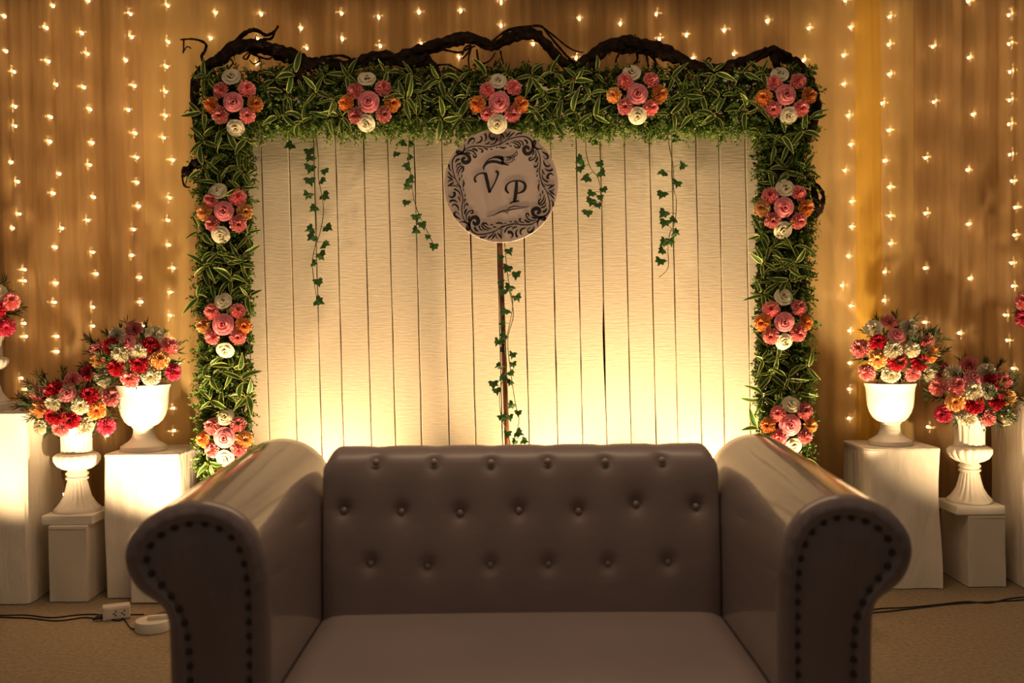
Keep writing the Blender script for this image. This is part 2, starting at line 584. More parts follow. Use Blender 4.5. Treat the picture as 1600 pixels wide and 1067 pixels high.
YF = 4.70
clusters = [
    ((364.6, 159.5), (-3, -38), (3, 40), 'at the upper left frame corner'),
    ((576, 159.5), (-1, -38), (-3, 34), 'on the top garland left of sign'),
    ((780, 159.5), (-4, -32), (-3, 34), 'directly above the round sign'),
    ((996, 147), (-9, -33), (0, 35), 'on the top garland right of sign'),
    ((1228, 148), (-8, -30), (3, 33), 'at the upper right frame corner'),
    ((350, 330), (-8, -32), (-5, 36), 'highest on the left column'),
    ((349, 507), (1, -36), (4, 39), 'midway down the left column'),
    ((351, 683.5), (2, -33), (1, 32), 'lowest on the left column'),
    ((1225, 324), (0, -31), (0, 37), 'highest on the right column'),
    ((1225.5, 503), (0, -38), (0, 32), 'midway down the right column'),
    ((1234, 664), (1, -34), (6, 33), 'lowest on the right column'),
]
for ci, (c, wt, wb_, where) in enumerate(clusters):
    rr = random.Random(70 + ci)
    ox = 36 if ci < 5 else 33
    spec = [('pink rose', (0, 0), 'pink rose at the heart of the flower cluster', 0.050, 0.0),
            ('white rose', wt, 'white rose at the top of the flower cluster', 0.044, 0.02),
            ('white rose', wb_, 'white rose at the bottom of the flower cluster', 0.044, 0.02),
            ('pink carnation', (-20, -19), 'upper left pink carnation of the flower cluster', 0.040, 0.015),
            ('pink carnation', (22, -22), 'upper right pink carnation of the flower cluster', 0.040, 0.015),
            ('pink carnation', (-19, 21), 'lower left pink carnation of the flower cluster', 0.040, 0.015),
            ('pink carnation', (22, 20), 'lower right pink carnation of the flower cluster', 0.040, 0.015),
            ('orange carnation', (-ox, 3), 'left orange carnation of the flower cluster', 0.040, 0.02),
            ('orange carnation', (ox, 2), 'right orange carnation of the flower cluster', 0.041, 0.02)]
    for kind, off, lab, r, dy in spec:
        if kind == 'orange carnation' and ((ci, off[0] < 0) in ((3, True), (5, True), (8, True), (6, True), (5, False), (10, False), (7, False))):
            kind, lab = 'peach carnation', lab.replace('orange', 'peach')
        p = at(c[0] + off[0] + (rr.uniform(-2, 2) if off != (0, 0) else 0), c[1] + off[1] + (rr.uniform(-2, 2) if off != (0, 0) else 0), YF + dy)
        if ci == 2 and lab.startswith('white rose at the bottom'):
            p = at(c[0] + off[0], c[1] + off[1], 4.665)
        fdir = Vector((off[0] / 75 + rr.uniform(-.12, .12), -1.0, -off[1] / 75 + rr.uniform(-.12, .12)))
        flower(kind, p, fdir, r, lab + ' ' + where, 'flowers on the leafy frame')

# ------------------------------------------------------------------ leafy garlands
def leaf_array(B, D, ln, wd, rs, tips):
    """many small folded leaves as one vertex/face list: bases B, directions D"""
    n = len(B)
    D = D / np.linalg.norm(D, axis=1)[:, None]
    A = np.cross(D, rs.normal(size=(n, 3)))
    A /= np.linalg.norm(A, axis=1)[:, None]
    Nn = np.cross(D, A)
    P0 = B
    P1 = B + D * (ln * 0.5)[:, None] + A * (wd * 0.5)[:, None] + Nn * (ln * 0.12)[:, None]
    P2 = B + D * ln[:, None]
    P3 = B + D * (ln * 0.5)[:, None] - A * (wd * 0.5)[:, None] + Nn * (ln * 0.12)[:, None]
    V = np.stack([P0, P1, P2, P3], 1).reshape(-1, 3)
    k = np.arange(n) * 4
    Fc = np.concatenate([np.stack([k, k + 1, k + 2], 1), np.stack([k, k + 2, k + 3], 1)])
    return V, Fc, np.repeat(tips, 4)

def array_mesh(name, V, Fc, T, m, parent):
    me = bpy.data.meshes.new(name)
    me.vertices.add(len(V))
    me.vertices.foreach_set('co', V.astype(np.float32).ravel())
    me.loops.add(len(Fc) * 3)
    me.loops.foreach_set('vertex_index', Fc.astype(np.int32).ravel())
    me.polygons.add(len(Fc))
    me.polygons.foreach_set('loop_start', np.arange(len(Fc), dtype=np.int32) * 3)
    a = me.attributes.new('tip', 'FLOAT', 'POINT')
    a.data.foreach_set('value', T.astype(np.float32))
    me.update(calc_edges=True)
    me.validate()
    me.materials.append(m)
    return link(name, me, parent)

def vleaf_mesh(seed):
    rr = random.Random(seed)
    nu, nv = 7, 9
    bend, fold, tw = rr.uniform(0.3, 1.5), rr.uniform(0.25, 0.7), rr.uniform(-0.8, 0.8)
    V, T = [], []
    for j in range(nv):
        v = j / (nv - 1)
        wv = 0.125 * math.sin(math.pi * min(1, v * 0.96 + 0.03) ** 0.85) ** 0.8
        for i in range(nu):
            u = -1 + 2 * i / (nu - 1)
            y = u * wv
            z = -bend * v * v * 0.5 + fold * abs(u) * wv + tw * u * wv * v
            V.append((v * (1 - 0.14 * bend * v), y + 0.10 * tw * math.sin(v * 2.6), z))
            T.append(abs(u) if 0 < j < nv - 1 else 1.0)
    return MB().add(V, grid_faces(nu, nv), T).mesh('variegated_leaf')
VLEAF = [vleaf_mesh(50 + k) for k in range(8)]
for me in VLEAF:
    me.materials.append(M['variegated'])

YM = 4.855   # plane of the wire grid
def garland(name, label, sprig_fn, n_sprig, rosettes, wires, base, seed, back_ok=None):
    g = empty(name, base)
    tag(g, label, 'garland', 'leafy garlands of the frame')
    b0 = np.array(base)
    rs = np.random.default_rng(seed)
    Bs, Ds, Ls, Ws, Ts = [], [], [], [], []
    for k in range(n_sprig):
        p, d, ln, tone = sprig_fn(rs)
        p, d = np.array(p), np.array(d)
        d = d / np.linalg.norm(d)
        m_ = 7
        for i in range(m_):
            q = (i + 0.5) / m_
            for sgn in (0, 1):
                bp = p + d * ln * q + np.array((0, 0, -0.25 * ln * q * q))
                Bs.append(bp)
                Ds.append(d * 0.5 + rs.normal(size=3) * 0.75)
                Ls.append(rs.uniform(0.013, 0.022))
                Ws.append(rs.uniform(0.008, 0.013))
                Ts.append(np.clip(tone + rs.normal() * 0.22 + 0.25 * (q - 0.5), 0, 1))
    for k in range(int(n_sprig * 1.1)):        # added larger leaves close to the grid, coloured dark as shade in the gaps
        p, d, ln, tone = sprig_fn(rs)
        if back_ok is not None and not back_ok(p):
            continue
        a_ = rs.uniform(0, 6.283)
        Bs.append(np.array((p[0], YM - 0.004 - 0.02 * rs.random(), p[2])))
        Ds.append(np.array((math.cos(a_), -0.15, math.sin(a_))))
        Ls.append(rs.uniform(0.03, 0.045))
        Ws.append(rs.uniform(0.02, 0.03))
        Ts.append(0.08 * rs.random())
    V, Fc, T = leaf_array(np.array(Bs) - b0, np.array(Ds), np.array(Ls), np.array(Ws), rs, np.array(Ts))
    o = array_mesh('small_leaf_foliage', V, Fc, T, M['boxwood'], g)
    o['kind'] = 'stuff'
    wm = MB()
    for a, b in wires:
        wm.tube([Vector(a) - Vector(base), Vector(b) - Vector(base)], 0.0022, 5)
    o = wm.build('wire_grid', M['wire'], g)
    o['kind'] = 'stuff'
    rr = random.Random(seed)
    for (px, py, nl) in rosettes:
        c = at(px, py, rr.uniform(4.735, 4.775)) - Vector(base)
        a0 = rr.uniform(0, 6.28)
        for k in range(nl):
            a = a0 + k * 6.28 / nl + rr.uniform(-.4, .4)
            d = Vector((math.cos(a), -rr.uniform(0.1, 1.3), math.sin(a))).normalized()
            nrm = (Vector((0, -1, 0.25)) + Vector((rr.uniform(-.6, .6), 0, rr.uniform(-.6, .6)))).normalized()
            yv = nrm.cross(d).normalized()
            zv = d.cross(yv).normalized()
            mt = Matrix((d, yv, zv)).transposed()
            lf = link('variegated_leaf', VLEAF[rr.randrange(8)], g)
            lf.rotation_mode = 'QUATERNION'
            lf.rotation_quaternion = mt.to_quaternion()
            sc = rr.uniform(0.062, 0.112)
            lf.scale = (sc, sc * rr.uniform(0.85, 1.15), sc)
            lf.location = c + d * 0.006 + Vector((rr.uniform(-.012, .012), rr.uniform(-.012, .012), rr.uniform(-.012, .012)))
    return g

def sprig_top(rs):
    px = rs.uniform(316, 1268)
    py = rs.uniform(112, 196)
    if rs.random() < 0.25:
        py = rs.uniform(180, 204)
    Y = YM - abs(rs.normal()) * 0.03
    p = at(px, py, Y)
    d = (rs.normal() * 0.5, -0.75 - 0.2 * rs.random(), rs.normal() * 0.5 + (0.45 if py < 125 else 0) - (0.7 if py > 178 else 0))
    return p, d, rs.uniform(0.04, 0.10), 0.30 + 0.38 * max(0, (py - 160) / 40) * (rs.random() > 0.3)
def sprig_col(xl, xr):
    def f(rs):
        px = rs.uniform(xl, xr)
        py = rs.uniform(185, 735)
        p = at(px, py, YM - abs(rs.normal()) * 0.03)
        side = (px - (xl + xr) / 2) / ((xr - xl) / 2)
        d = (rs.normal() * 0.45 + 0.45 * side, -0.75, rs.normal() * 0.5)
        return p, d, rs.uniform(0.04, 0.09), 0.30 + 0.12 * abs(side)
    return f

def jitter_grid(x0, x1, y0, y1, step, seed, keepout):
    rr = random.Random(seed)
    out = []
    y = y0
    row = 0
    while y <= y1:
        x = x0 + (step / 2 if row % 2 else 0)
        while x <= x1:
            qx, qy = x + rr.uniform(-9, 9), y + rr.uniform(-8, 8)
            if all((qx - c[0]) ** 2 / 45 ** 2 + (qy - c[1]) ** 2 / 42 ** 2 > 1 for c in keepout):
                out.append((qx, qy, rr.choice((3, 4, 4, 5))))
            x += step
        y += step * 0.82
        row += 1
    return out
CC = [c[0] for c in clusters]
# wires
def vw(px, pz0, pz1):
    a, b = at(px, pz0, YM), at(px, pz1, YM)
    return (a, Vector((a.x, YM, b.z)))
def hw(py, px0, px1):
    a, b = at(px0, py, YM), at(px1, py, YM)
    return (a, b)
wt = [hw(y, 314, 1268) for y in (112, 129, 146, 163, 180, 197)] + [vw(x, 110, 198) for x in range(320, 1268, 17)]
wl_ = [hw(y, 316, 396) for y in range(205, 900, 17)] + [(Vector((at(x, 200, YM).x, YM, 0.01)), at(x, 200, YM)) for x in (318, 335, 352, 369, 386)]
wr_ = [hw(y, 1180, 1266) for y in range(205, 900, 17)] + [(Vector((at(x, 200, YM).x, YM, 0.01)), at(x, 200, YM)) for x in (1184, 1201, 1218, 1235, 1252)]
garland('leaf_garland', 'green leafy garland with striped leaves along the top of the frame', sprig_top, 3600,
        jitter_grid(325, 1265, 122, 188, 36, 11, CC), wt, tuple(at(787, 190, 4.80)), 21, lambda p: at(800, 118, YM).z > p[2] > at(800, 184, YM).z)
garland('leaf_garland', 'green leafy garland column down the left side of the frame', sprig_col(318, 388), 2100,
        jitter_grid(322, 386, 215, 728, 31, 12, CC), wl_, tuple(Vector((at(352, 400, 4.8).x, 4.8, 0.0))), 22)
garland('leaf_garland', 'green leafy garland column down the right side of the frame', sprig_col(1186, 1258), 2100,
        jitter_grid(1190, 1258, 210, 728, 31, 13, CC), wr_, tuple(Vector((at(1222, 400, 4.8).x, 4.8, 0.0))), 23)

# ------------------------------------------------------------------ twisted roots on the frame
def root(label, base_px, chains, Y):
    b = at(base_px[0], base_px[1], Y)
    o = empty('twisted_root', b)
    tag(o, label, 'branch', 'dried roots on the frame')
    for nm, pts, r0, r1, seed in chains:
        rr = random.Random(seed)
        sp = spline([(p[0], p[1]) for p in pts], 5)
        n = len(sp)
        P, rad = [], []
        for i, p in enumerate(sp):
            q = i / (n - 1)
            yy = Y + 0.03 * math.sin(q * 9 + seed) + rr.uniform(-.004, .004)
            P.append(at(p[0], p[1], yy) - b)
            base_r = r0 + (r1 - r0) * q
            rad.append(base_r * (1.12 if nm == 'stem' else 1.0) * rr.uniform(0.78, 1.22) / ppm(Y))
        rad[-1] *= 0.6
        rad[0] *= 0.7
        MB().tube(P, rad, 9).build(nm, M['root'], o)
        if nm == 'stem':
            for kk in range(3):
                P2, rad2 = [], []
                fr, ph = rr.uniform(5, 9), rr.uniform(0, 6.28) + kk * 2.1
                for i, p_ in enumerate(P):
                    t_ = (P[min(i + 1, n - 1)] - P[max(i - 1, 0)]).normalized()
                    a_ = t_.cross(Vector((0, 1, 0))).normalized()
                    th = ph + fr * i / n * 2
                    P2.append(p_ + (a_ * math.cos(th) + Vector((0, 1, 0)) * math.sin(th)) * rad[i] * rr.uniform(0.85, 1.15))
                    rad2.append(rad[i] * rr.uniform(0.34, 0.52))
                MB().tube(P2, rad2, 7).build('strand', M['root'], o)
            for kk in range(n // 7):
                i = rr.randrange(2, n - 2)
                v_ = Vector((rr.uniform(-1, 1), rr.uniform(-.6, .2), rr.uniform(-1.2, .5))).normalized()
                p1 = P[i] + v_ * rad[i]
                ln_ = rr.uniform(0.02, 0.05)
                p2 = p1 + v_ * ln_ * .5 + Vector((rr.uniform(-.01, .01), 0, rr.uniform(-.012, .006)))
                MB().tube([P[i], p1, p2, p2 + Vector((rr.uniform(-.02, .02), rr.uniform(-.01, .01), rr.uniform(-.03, .008)))], [.004, .0032, .0024, .0012], 6).build('rootlet', M['root'], o)
    return o
YR = 4.80
main = [(262, 0)]
root('long dark twisted root lying along the top of the frame', (787, 100), [
    ('stem', [(316, 240), (309, 195), (303, 152), (308, 122), (324, 102), (346, 92), (358, 74), (385, 67), (420, 73), (446, 82), (472, 95), (500, 100), (531, 102), (560, 97), (588, 90), (620, 95), (650, 98), (672, 92)], 5.0, 7.5, 1),
    ('stem', [(560, 100), (590, 88), (622, 92), (650, 80), (680, 70), (712, 60), (735, 58), (756, 66), (772, 72), (792, 63), (815, 55), (836, 56), (855, 72), (872, 90), (886, 100), (901, 103), (921, 90), (946, 70), (972, 65), (1000, 70), (1032, 78), (1060, 92), (1086, 103), (1106, 106)], 6.5, 7.0, 2),
    ('stem', [(925, 92), (950, 76), (980, 74), (1012, 80), (1035, 84), (1058, 96)], 6, 6, 16),
    ('stem', [(1098, 107), (1125, 106), (1150, 98), (1186, 86), (1208, 80), (1226, 92), (1250, 102), (1264, 120), (1273, 145), (1276, 170), (1270, 195), (1262, 220)], 6.5, 4.5, 3),
    ('stem', [(350, 92), (372, 77), (395, 76), (418, 81), (442, 88), (470, 100), (500, 104)], 4.5, 5.5, 47),
    ('stub', [(440, 80), (456, 92), (466, 108), (472, 122)], 7, 9, 4),
    ('stub', [(930, 88), (928, 100), (922, 115)], 8, 7, 5),
    ('stub', [(652, 94), (672, 98), (681, 108), (683, 122)], 6, 5, 6),
    ('stub', [(1205, 82), (1212, 96), (1216, 110)], 7, 5, 7),
    ('twig', [(364, 70), (380, 54), (394, 47), (405, 49), (416, 55), (428, 50), (435, 40)], 4, 1.6, 8),
    ('twig', [(395, 68), (410, 62), (424, 60), (430, 48)], 3, 1.4, 9),
    ('twig', [(282, 62), (300, 61), (314, 64), (322, 70), (320, 80), (315, 88), (320, 98), (332, 103)], 1.4, 3.0, 10),
    ('twig', [(287, 62), (287, 73), (286, 83)], 1.4, 1.0, 11),
    ('twig', [(286, 83), (292, 73), (299, 76)], 1.0, 0.8, 12),
    ('twig', [(768, 66), (782, 54), (797, 46), (820, 42), (845, 41), (857, 54), (872, 72), (888, 90), (898, 98)], 2.0, 1.8, 13),
    ('twig', [(850, 44), (868, 58), (885, 72), (900, 80), (912, 82)], 1.6, 1.0, 14),
    ('twig', [(680, 74), (700, 79), (718, 82), (732, 76), (742, 72)], 2.0, 1.4, 15),
    ('twig', [(722, 86), (727, 74), (736, 72), (730, 84), (722, 92)], 1.6, 1.2, 17),
    ('twig', [(745, 78), (748, 95), (756, 99), (766, 94), (774, 82)], 1.8, 1.0, 18),
    ('twig', [(782, 80), (784, 90), (787, 100)], 1.5, 1.0, 19),
    ('twig', [(775, 95), (772, 104), (782, 92)], 1.2, 0.9, 20),
    ('twig', [(736, 75), (732, 92), (734, 110)], 1.5, 1.2, 21),
    ('twig', [(683, 102), (700, 101), (712, 107), (722, 113)], 1.6, 1.3, 22),
    ('twig', [(385, 78), (398, 86), (416, 92), (424, 90), (432, 80)], 2.0, 1.2, 23),
    ('twig', [(392, 80), (386, 92), (380, 90), (388, 82)], 1.5, 1.1, 24),
    ('twig', [(400, 84), (406, 94), (397, 100), (390, 94)], 1.5, 1.0, 25),
    ('twig', [(500, 90), (518, 88), (534, 87), (548, 92)], 2.2, 2.0, 26),
    ('twig', [(470, 98), (478, 108), (488, 106), (480, 112)], 1.6, 1.0, 27),
    ('twig', [(970, 80), (964, 90), (962, 98)], 1.8, 1.2, 28),
    ('twig', [(994, 78), (996, 92), (990, 100)], 2.0, 1.4, 29),
    ('twig', [(1018, 86), (1024, 98), (1022, 110)], 2.6, 1.6, 30),
    ('twig', [(1010, 84), (1012, 98), (1014, 108)], 2.0, 1.4, 31),
    ('twig', [(1005, 66), (1022, 68), (1040, 76), (1050, 84)], 2.4, 1.6, 32),
    ('twig', [(1215, 85), (1225, 82), (1231, 90), (1222, 96), (1216, 90)], 1.6, 1.2, 33),
    ('twig', [(1100, 100), (1106, 91), (1111, 93), (1106, 100)], 1.4, 1.0, 34),
    ('twig', [(1272, 175), (1282, 176), (1285, 180), (1276, 181)], 1.2, 1.0, 35),
    ('twig', [(360, 92), (364, 98), (358, 106)], 1.5, 1.0, 36),
], YR)
root('short dark root loop curling out of the left leafy column', (292, 280), [
    ('stem', [(318, 250), (303, 258), (292, 268), (300, 276)], 5, 5, 41),
    ('twig', [(296, 264), (287, 262), (285, 275), (288, 290), (297, 293)], 2.4, 1.2, 42)], 4.81)
root('dark root loop bulging out of the right leafy column', (1276, 310), [
    ('stem', [(1258, 268), (1268, 284), (1273, 300), (1276, 318), (1273, 332), (1266, 344)], 3.6, 4.2, 43),
    ('stem', [(1266, 282), (1279, 292), (1286, 306), (1286, 320), (1280, 333), (1270, 341)], 2.6, 2.4, 44)], 4.81)
root('thin dark root twig poking out low on the right leafy column', (1262, 460), [
    ('twig', [(1236, 462), (1248, 452), (1258, 450), (1272, 455)], 3, 1.2, 45),
    ('twig', [(1252, 452), (1254, 436), (1250, 425)], 2, 1.1, 46)], 4.80)

# ------------------------------------------------------------------ ivy
def ivy_leaf_mesh(seed):
    rr = random.Random(seed)
    out = [(0.0, 0.12), (-0.30, -0.02), (-0.62, 0.10), (-0.42, 0.38), (-0.48, 0.62), (-0.20, 0.64), (0, 1.05), (0.20, 0.64), (0.48, 0.62), (0.42, 0.38), (0.62, 0.10), (0.30, -0.02)]
    V = [(0, 0.40, 0.04)] + [(x + rr.uniform(-.05, .05), y + rr.uniform(-.05, .05), -0.22 * abs(x) + rr.uniform(-.06, .06)) for x, y in out]
    return MB().add(V, [(0, i, i % 12 + 1) for i in range(1, 13)], [0.0] + [rr.random() for _ in range(12)]).mesh('leaf', False)
IVY = [ivy_leaf_mesh(k) for k in range(6)]
for me in IVY:
    me.materials.append(M['ivy'])

def ivy(label, stems, leaves, Y, seed, size=15.5):
    rr = random.Random(seed)
    p0 = at(stems[0][0][0], stems[0][0][1], Y)
    o = empty('ivy_strand', p0)
    tag(o, label, 'ivy', 'ivy strands on the backdrop')
    allp = []
    for st in stems:
        P = []
        for i, p in enumerate(spline(st, 5)):
            allp.append((p[0], p[1]))
            P.append(at(p[0], p[1], Y + 0.012 * math.sin(i * 0.8 + seed)) - p0)
        MB().tube(P, 0.0021, 5).build('stem', M['stem'], o)
    for (px, py) in leaves:
        q = min(allp, key=lambda a: (a[0] - px) ** 2 + (a[1] - py) ** 2)
        c = at(px, py, Y - rr.uniform(0.0, 0.03)) - p0
        s = at(q[0], q[1], Y) - p0
        if (c - s).length > 0.012:
            MB().tube([s, (s + c) / 2 + Vector((0, -.004, .004)), c], 0.0014, 4).build('leaf_stalk', M['stem'], o)
        lf = link('leaf', IVY[rr.randrange(6)], o)
        d = (c - s)
        ang = rr.uniform(-0.9, 0.9) + (math.copysign(0.6, px - q[0]) if abs(px - q[0]) > 2 else 0)
        yv = Vector((math.sin(ang), rr.uniform(-.5, .1), -math.cos(ang))).normalized()
        nz = Vector((rr.uniform(-.7, .7), -1, rr.uniform(-.2, .6))).normalized()
        xv = yv.cross(nz).normalized()
        nz = xv.cross(yv).normalized()
        lf.rotation_mode = 'QUATERNION'
        lf.rotation_quaternion = Matrix((xv, yv, nz)).transposed().to_quaternion()
        sc = size * rr.uniform(0.75, 1.1) / ppm(Y)
        lf.scale = (sc, sc, sc)
        lf.location = c - yv * sc * 0.4
    return o
def Z(o, s, pts):
    return [(o[0] + x / s, o[1] + y / s) for x, y in pts]
za, zc, zp = ((380, 190), 3.443), ((850, 180), 3.811), ((720, 370), 3.138)
YI = 4.865
ivy('ivy strand hanging at the left end of the plank backdrop', [Z(*za, [(375, 60), (378, 200), (383, 300), (390, 450), (393, 560), (392, 640), (385, 680)]), Z(*za, [(390, 60), (405, 200), (405, 300), (432, 460), (415, 590), (385, 680), (372, 760), (380, 850), (395, 950)])],
    Z(*za, [(250, 125), (355, 160), (357, 195), (357, 250), (437, 268), (427, 315), (362, 318), (348, 395), (440, 398), (378, 465), (455, 570), (360, 578), (370, 620), (442, 658), (418, 720), (380, 760), (405, 862), (405, 965)]), YI, 1)
ivy('ivy strand hanging just left of the round sign', [Z(*za, [(895, 60), (890, 200), (905, 300), (915, 400), (945, 500), (990, 590), (1033, 680)])],
    Z(*za, [(857, 112), (820, 175), (903, 120), (897, 190), (880, 238), (900, 310), (884, 350), (875, 435), (932, 515), (965, 555), (927, 585), (1025, 672), (990, 620)]), YI, 2, 13.5)
ivy('short ivy strand hanging just right of the round sign', [Z(*zc, [(250, 60), (250, 210), (275, 310), (320, 370), (335, 440), (335, 520)]), Z(*zc, [(320, 60), (332, 200), (338, 350)])],
    Z(*zc, [(292, 150), (215, 268), (215, 318), (252, 372), (337, 290), (342, 345), (280, 465), (357, 442), (283, 515), (340, 490), (325, 535), (260, 580)]), YI, 3)
ivy('long ivy strand hanging at the right end of the plank backdrop', [Z(*zc, [(730, 40), (745, 180), (770, 310), (772, 440), (788, 500), (780, 640), (750, 700), (738, 800), (738, 910), (685, 965)])],
    Z(*zc, [(655, 100), (692, 125), (788, 138), (828, 297), (703, 340), (795, 405), (700, 470), (712, 583), (767, 620), (717, 640), (785, 700), (713, 757), (755, 750), (703, 805), (692, 868)]), YI, 4)
ivy('ivy strand climbing the brown pole under the round sign', [Z(*zp, [(215, 30), (225, 150), (240, 250), (255, 330), (235, 450), (215, 540), (225, 640), (200, 720), (190, 800), (200, 890), (230, 960), (250, 1060)]), Z(*zp, [(235, 250), (258, 380), (230, 510), (250, 700), (270, 830), (285, 900), (260, 1000)])],
    Z(*zp, [(240, 70), (190, 100), (227, 155), (270, 185), (195, 225), (237, 250), (275, 298), (205, 270), (215, 365), (205, 425), (180, 515), (210, 490), (252, 578), (255, 625), (185, 635), (247, 667), (205, 690), (243, 715), (160, 720), (175, 755), (250, 825), (282, 862), (205, 885), (240, 885), (230, 965), (285, 960), (312, 998), (265, 1005)]), 4.725, 5, 14)

# ------------------------------------------------------------------ round sign on its pole
YS = 4.728
sc_ = 1 / ppm(YS)
ctr = at(783, 290, YS)
foot_p = at(802, 932, 4.755)
sg = empty('sign_stand', (foot_p.x, 4.755, 0.0))
tag(sg, 'round mauve monogram sign with black scrollwork on a brown pole', 'sign')
B0 = Vector(sg.location)
o = MB().lathe([(0.0, 0), (0.268, 0), (0.270, 0.002), (0.270, 0.010), (0.268, 0.012), (0.0, 0.012)], 72).build('sign_board', M['sign'], sg, sharp=30)
o.rotation_euler = (R(90), 0, 0)
o.location = ctr - B0 + Vector((0, 0.006, 0))
top = at(780, 374, YS + 0.025)
MB().tube([Vector((0, 0, 0.0)), (top - B0) * 0.5, top - B0 + Vector((0, 0, 0.10))], 0.0125, 12).build('pole', M['pole'], sg)
q = at(786, 546, YS + 0.02) - B0
MB().tube([q + Vector((0, 0, -.012)), q + Vector((0, 0, .012))], 0.0155, 12).build('pole_clamp', M['black'], sg, sharp=40)
MB().lathe([(0.11, 0), (0.11, 0.012), (0.03, 0.02), (0.016, 0.05)], 24).build('pole_base', M['black'], sg, sharp=40)

def ribbon(mb, pts, wds, rot=0, n=7):
    """a flat inked stroke on the sign; pts in photo pixels off the sign's centre"""
    cs, sn = math.cos(R(rot)), math.sin(R(rot))
    P = [np.array((cs * x - sn * y, sn * x + cs * y)) for x, y in pts]
    Wd = wds if hasattr(wds, '__len__') else [wds] * 2
    sp = [np.array(p) for p in spline(P, n)]
    m_ = len(sp)
    L_, R_ = [], []
    for i, p in enumerate(sp):
        d = sp[min(i + 1, m_ - 1)] - sp[max(i - 1, 0)]
        d = d / (np.linalg.norm(d) + 1e-9)
        nn = np.array((-d[1], d[0]))
        q = i / (m_ - 1) * (len(Wd) - 1)
        k = min(int(q), len(Wd) - 2)
        hw_ = (Wd[k] + (Wd[k + 1] - Wd[k]) * (q - k)) / 2
        L_.append(p + nn * hw_)
        R_.append(p - nn * hw_)
    V = []
    for l, r_ in zip(L_, R_):
        for c in (l, r_):
            V.append((c[0] * sc_, 0, -c[1] * sc_))
    for l, r_ in zip(L_, R_):
        for c in (l, r_):
            V.append((c[0] * sc_, -0.0012, -c[1] * sc_))
    o2 = 2 * m_
    Fc = []
    for i in range(m_ - 1):
        a = 2 * i
        Fc += [(o2 + a, o2 + a + 1, o2 + a + 3, o2 + a + 2), (a, a + 2, o2 + a + 2, o2 + a), (a + 1, o2 + a + 1, o2 + a + 3, a + 3)]
    mb.add(V, Fc)

def z6(p): return [(x / 10.67 - 103, y / 10.67 - 100) for x, y in p]
def z7(p): return [(x / 10.67 - 3, y / 10.67 - 100) for x, y in p]
def z4(p): return [(x / 5.333 - 143, y / 5.333 - 100) for x, y in p]
STROKES = [
    (z7([(0, 400), (70, 360), (150, 310), (300, 268), (430, 262), (520, 310), (560, 390), (558, 470), (515, 535), (455, 545), (420, 500), (425, 450), (465, 430), (495, 455), (485, 480)]), [0.9, 1.0, 1.3, 1.6, 2.2, 3.2, 4.2, 5.2, 5.5, 5.0, 4.0, 2.0]),
    (z6([(490, 480), (600, 422), (740, 412), (900, 428), (1067, 385), (1130, 330)]), [1.0, 1.4, 1.4, 1.4, 1.0]),
    (z6([(500, 385), (498, 440), (470, 500), (420, 528), (370, 520), (365, 495), (390, 482), (440, 490)]), [0.8, 1.6, 2.2, 2.6, 1.6, 0.8]),
    (z6([(545, 385), (590, 310), (630, 285), (660, 295), (662, 335), (620, 370)]), [0.8, 3.4, 3.2, 2.0, 1.0, 0.6]),
    (z6([(690, 360), (750, 345), (785, 310), (785, 265), (755, 250)]), [0.6, 2.4, 2.6, 1.6, 0.8]),
    (z6([(825, 340), (858, 290), (855, 240), (835, 205)]), [0.6, 2.4, 3.0, 2.6]),
    (z6([(1000, 285), (950, 295), (915, 260), (915, 225), (945, 195)]), [4.0, 3.6, 2.6, 1.8, 0.8]),
    (z6([(835, 378), (885, 372), (920, 342)]), [0.6, 2.2, 1.2]),
    (z6([(915, 388), (990, 372), (1035, 320), (1045, 285)]), [0.6, 1.8, 2.2, 2.4]),
    (z7([(15, 350), (38, 290), (25, 220)]), [0.6, 1.4, 0.8]),
    (z7([(98, 285), (60, 235), (28, 180)]), [0.8, 3.0, 1.2]),
    (z7([(125, 275), (160, 225), (200, 172)]), [0.8, 2.8, 0.6]),
    (z7([(150, 300), (200, 240), (262, 190)]), [0.6, 2.0, 1.6]),
    (z7([(275, 245), (320, 212), (390, 205)]), [0.6, 2.0, 3.0]),
    (z7([(120, 250), (125, 215), (95, 182)]), [0.6, 1.4, 0.8]),
    (z7([(5, 430), (65, 448), (130, 438)]), [1.0, 2.6, 0.8]),
    (z7([(115, 378), (170, 380)]), [1.2, 2.4]),
    (z7([(170, 412), (215, 420)]), [1.0, 1.8]),
    (z7([(190, 350), (260, 365), (320, 405), (345, 440), (290, 442), (250, 405)]), [0.6, 1.6, 1.8, 2.4, 2.2, 0.8]),
    (z7([(240, 330), (310, 345), (355, 385), (368, 430)]), [0.6, 1.8, 1.8, 0.8]),
    (z7([(330, 325), (385, 345), (405, 405)]), [0.6, 1.8, 2.4]),
    (z7([(420, 312), (462, 340), (478, 385)]), [1.4, 3.2, 2.4]),
    (z7([(560, 400), (590, 445), (650, 472), (720, 462)]), [2.4, 1.8, 1.4, 0.8]),
    (z7([(565, 350), (598, 360), (602, 420)]), [0.8, 1.8, 1.2]),
    (z6([(515, 492), (600, 482), (655, 510), (690, 570), (680, 595), (650, 590), (640, 550)]), [0.6, 1.8, 1.8, 1.6, 2.2, 2.2, 0.8]),
    (z6([(495, 525), (550, 520), (600, 542)]), [0.6, 2.4, 1.6]),
    (z6([(625, 458), (670, 465), (715, 495)]), [1.6, 3.0, 2.0]),
    (z6([(720, 448), (775, 462), (800, 500), (770, 515)]), [0.8, 1.6, 2.4, 1.6]),
    (z6([(815, 445), (885, 472)]), [0.8, 2.4]),
    (z6([(925, 463), (960, 472)]), [1.2, 1.8]),
    (z6([(1015, 442), (1055, 432)]), [0.8, 1.4]),
]
PO = ctr - B0 + Vector((0, -0.0062, 0))
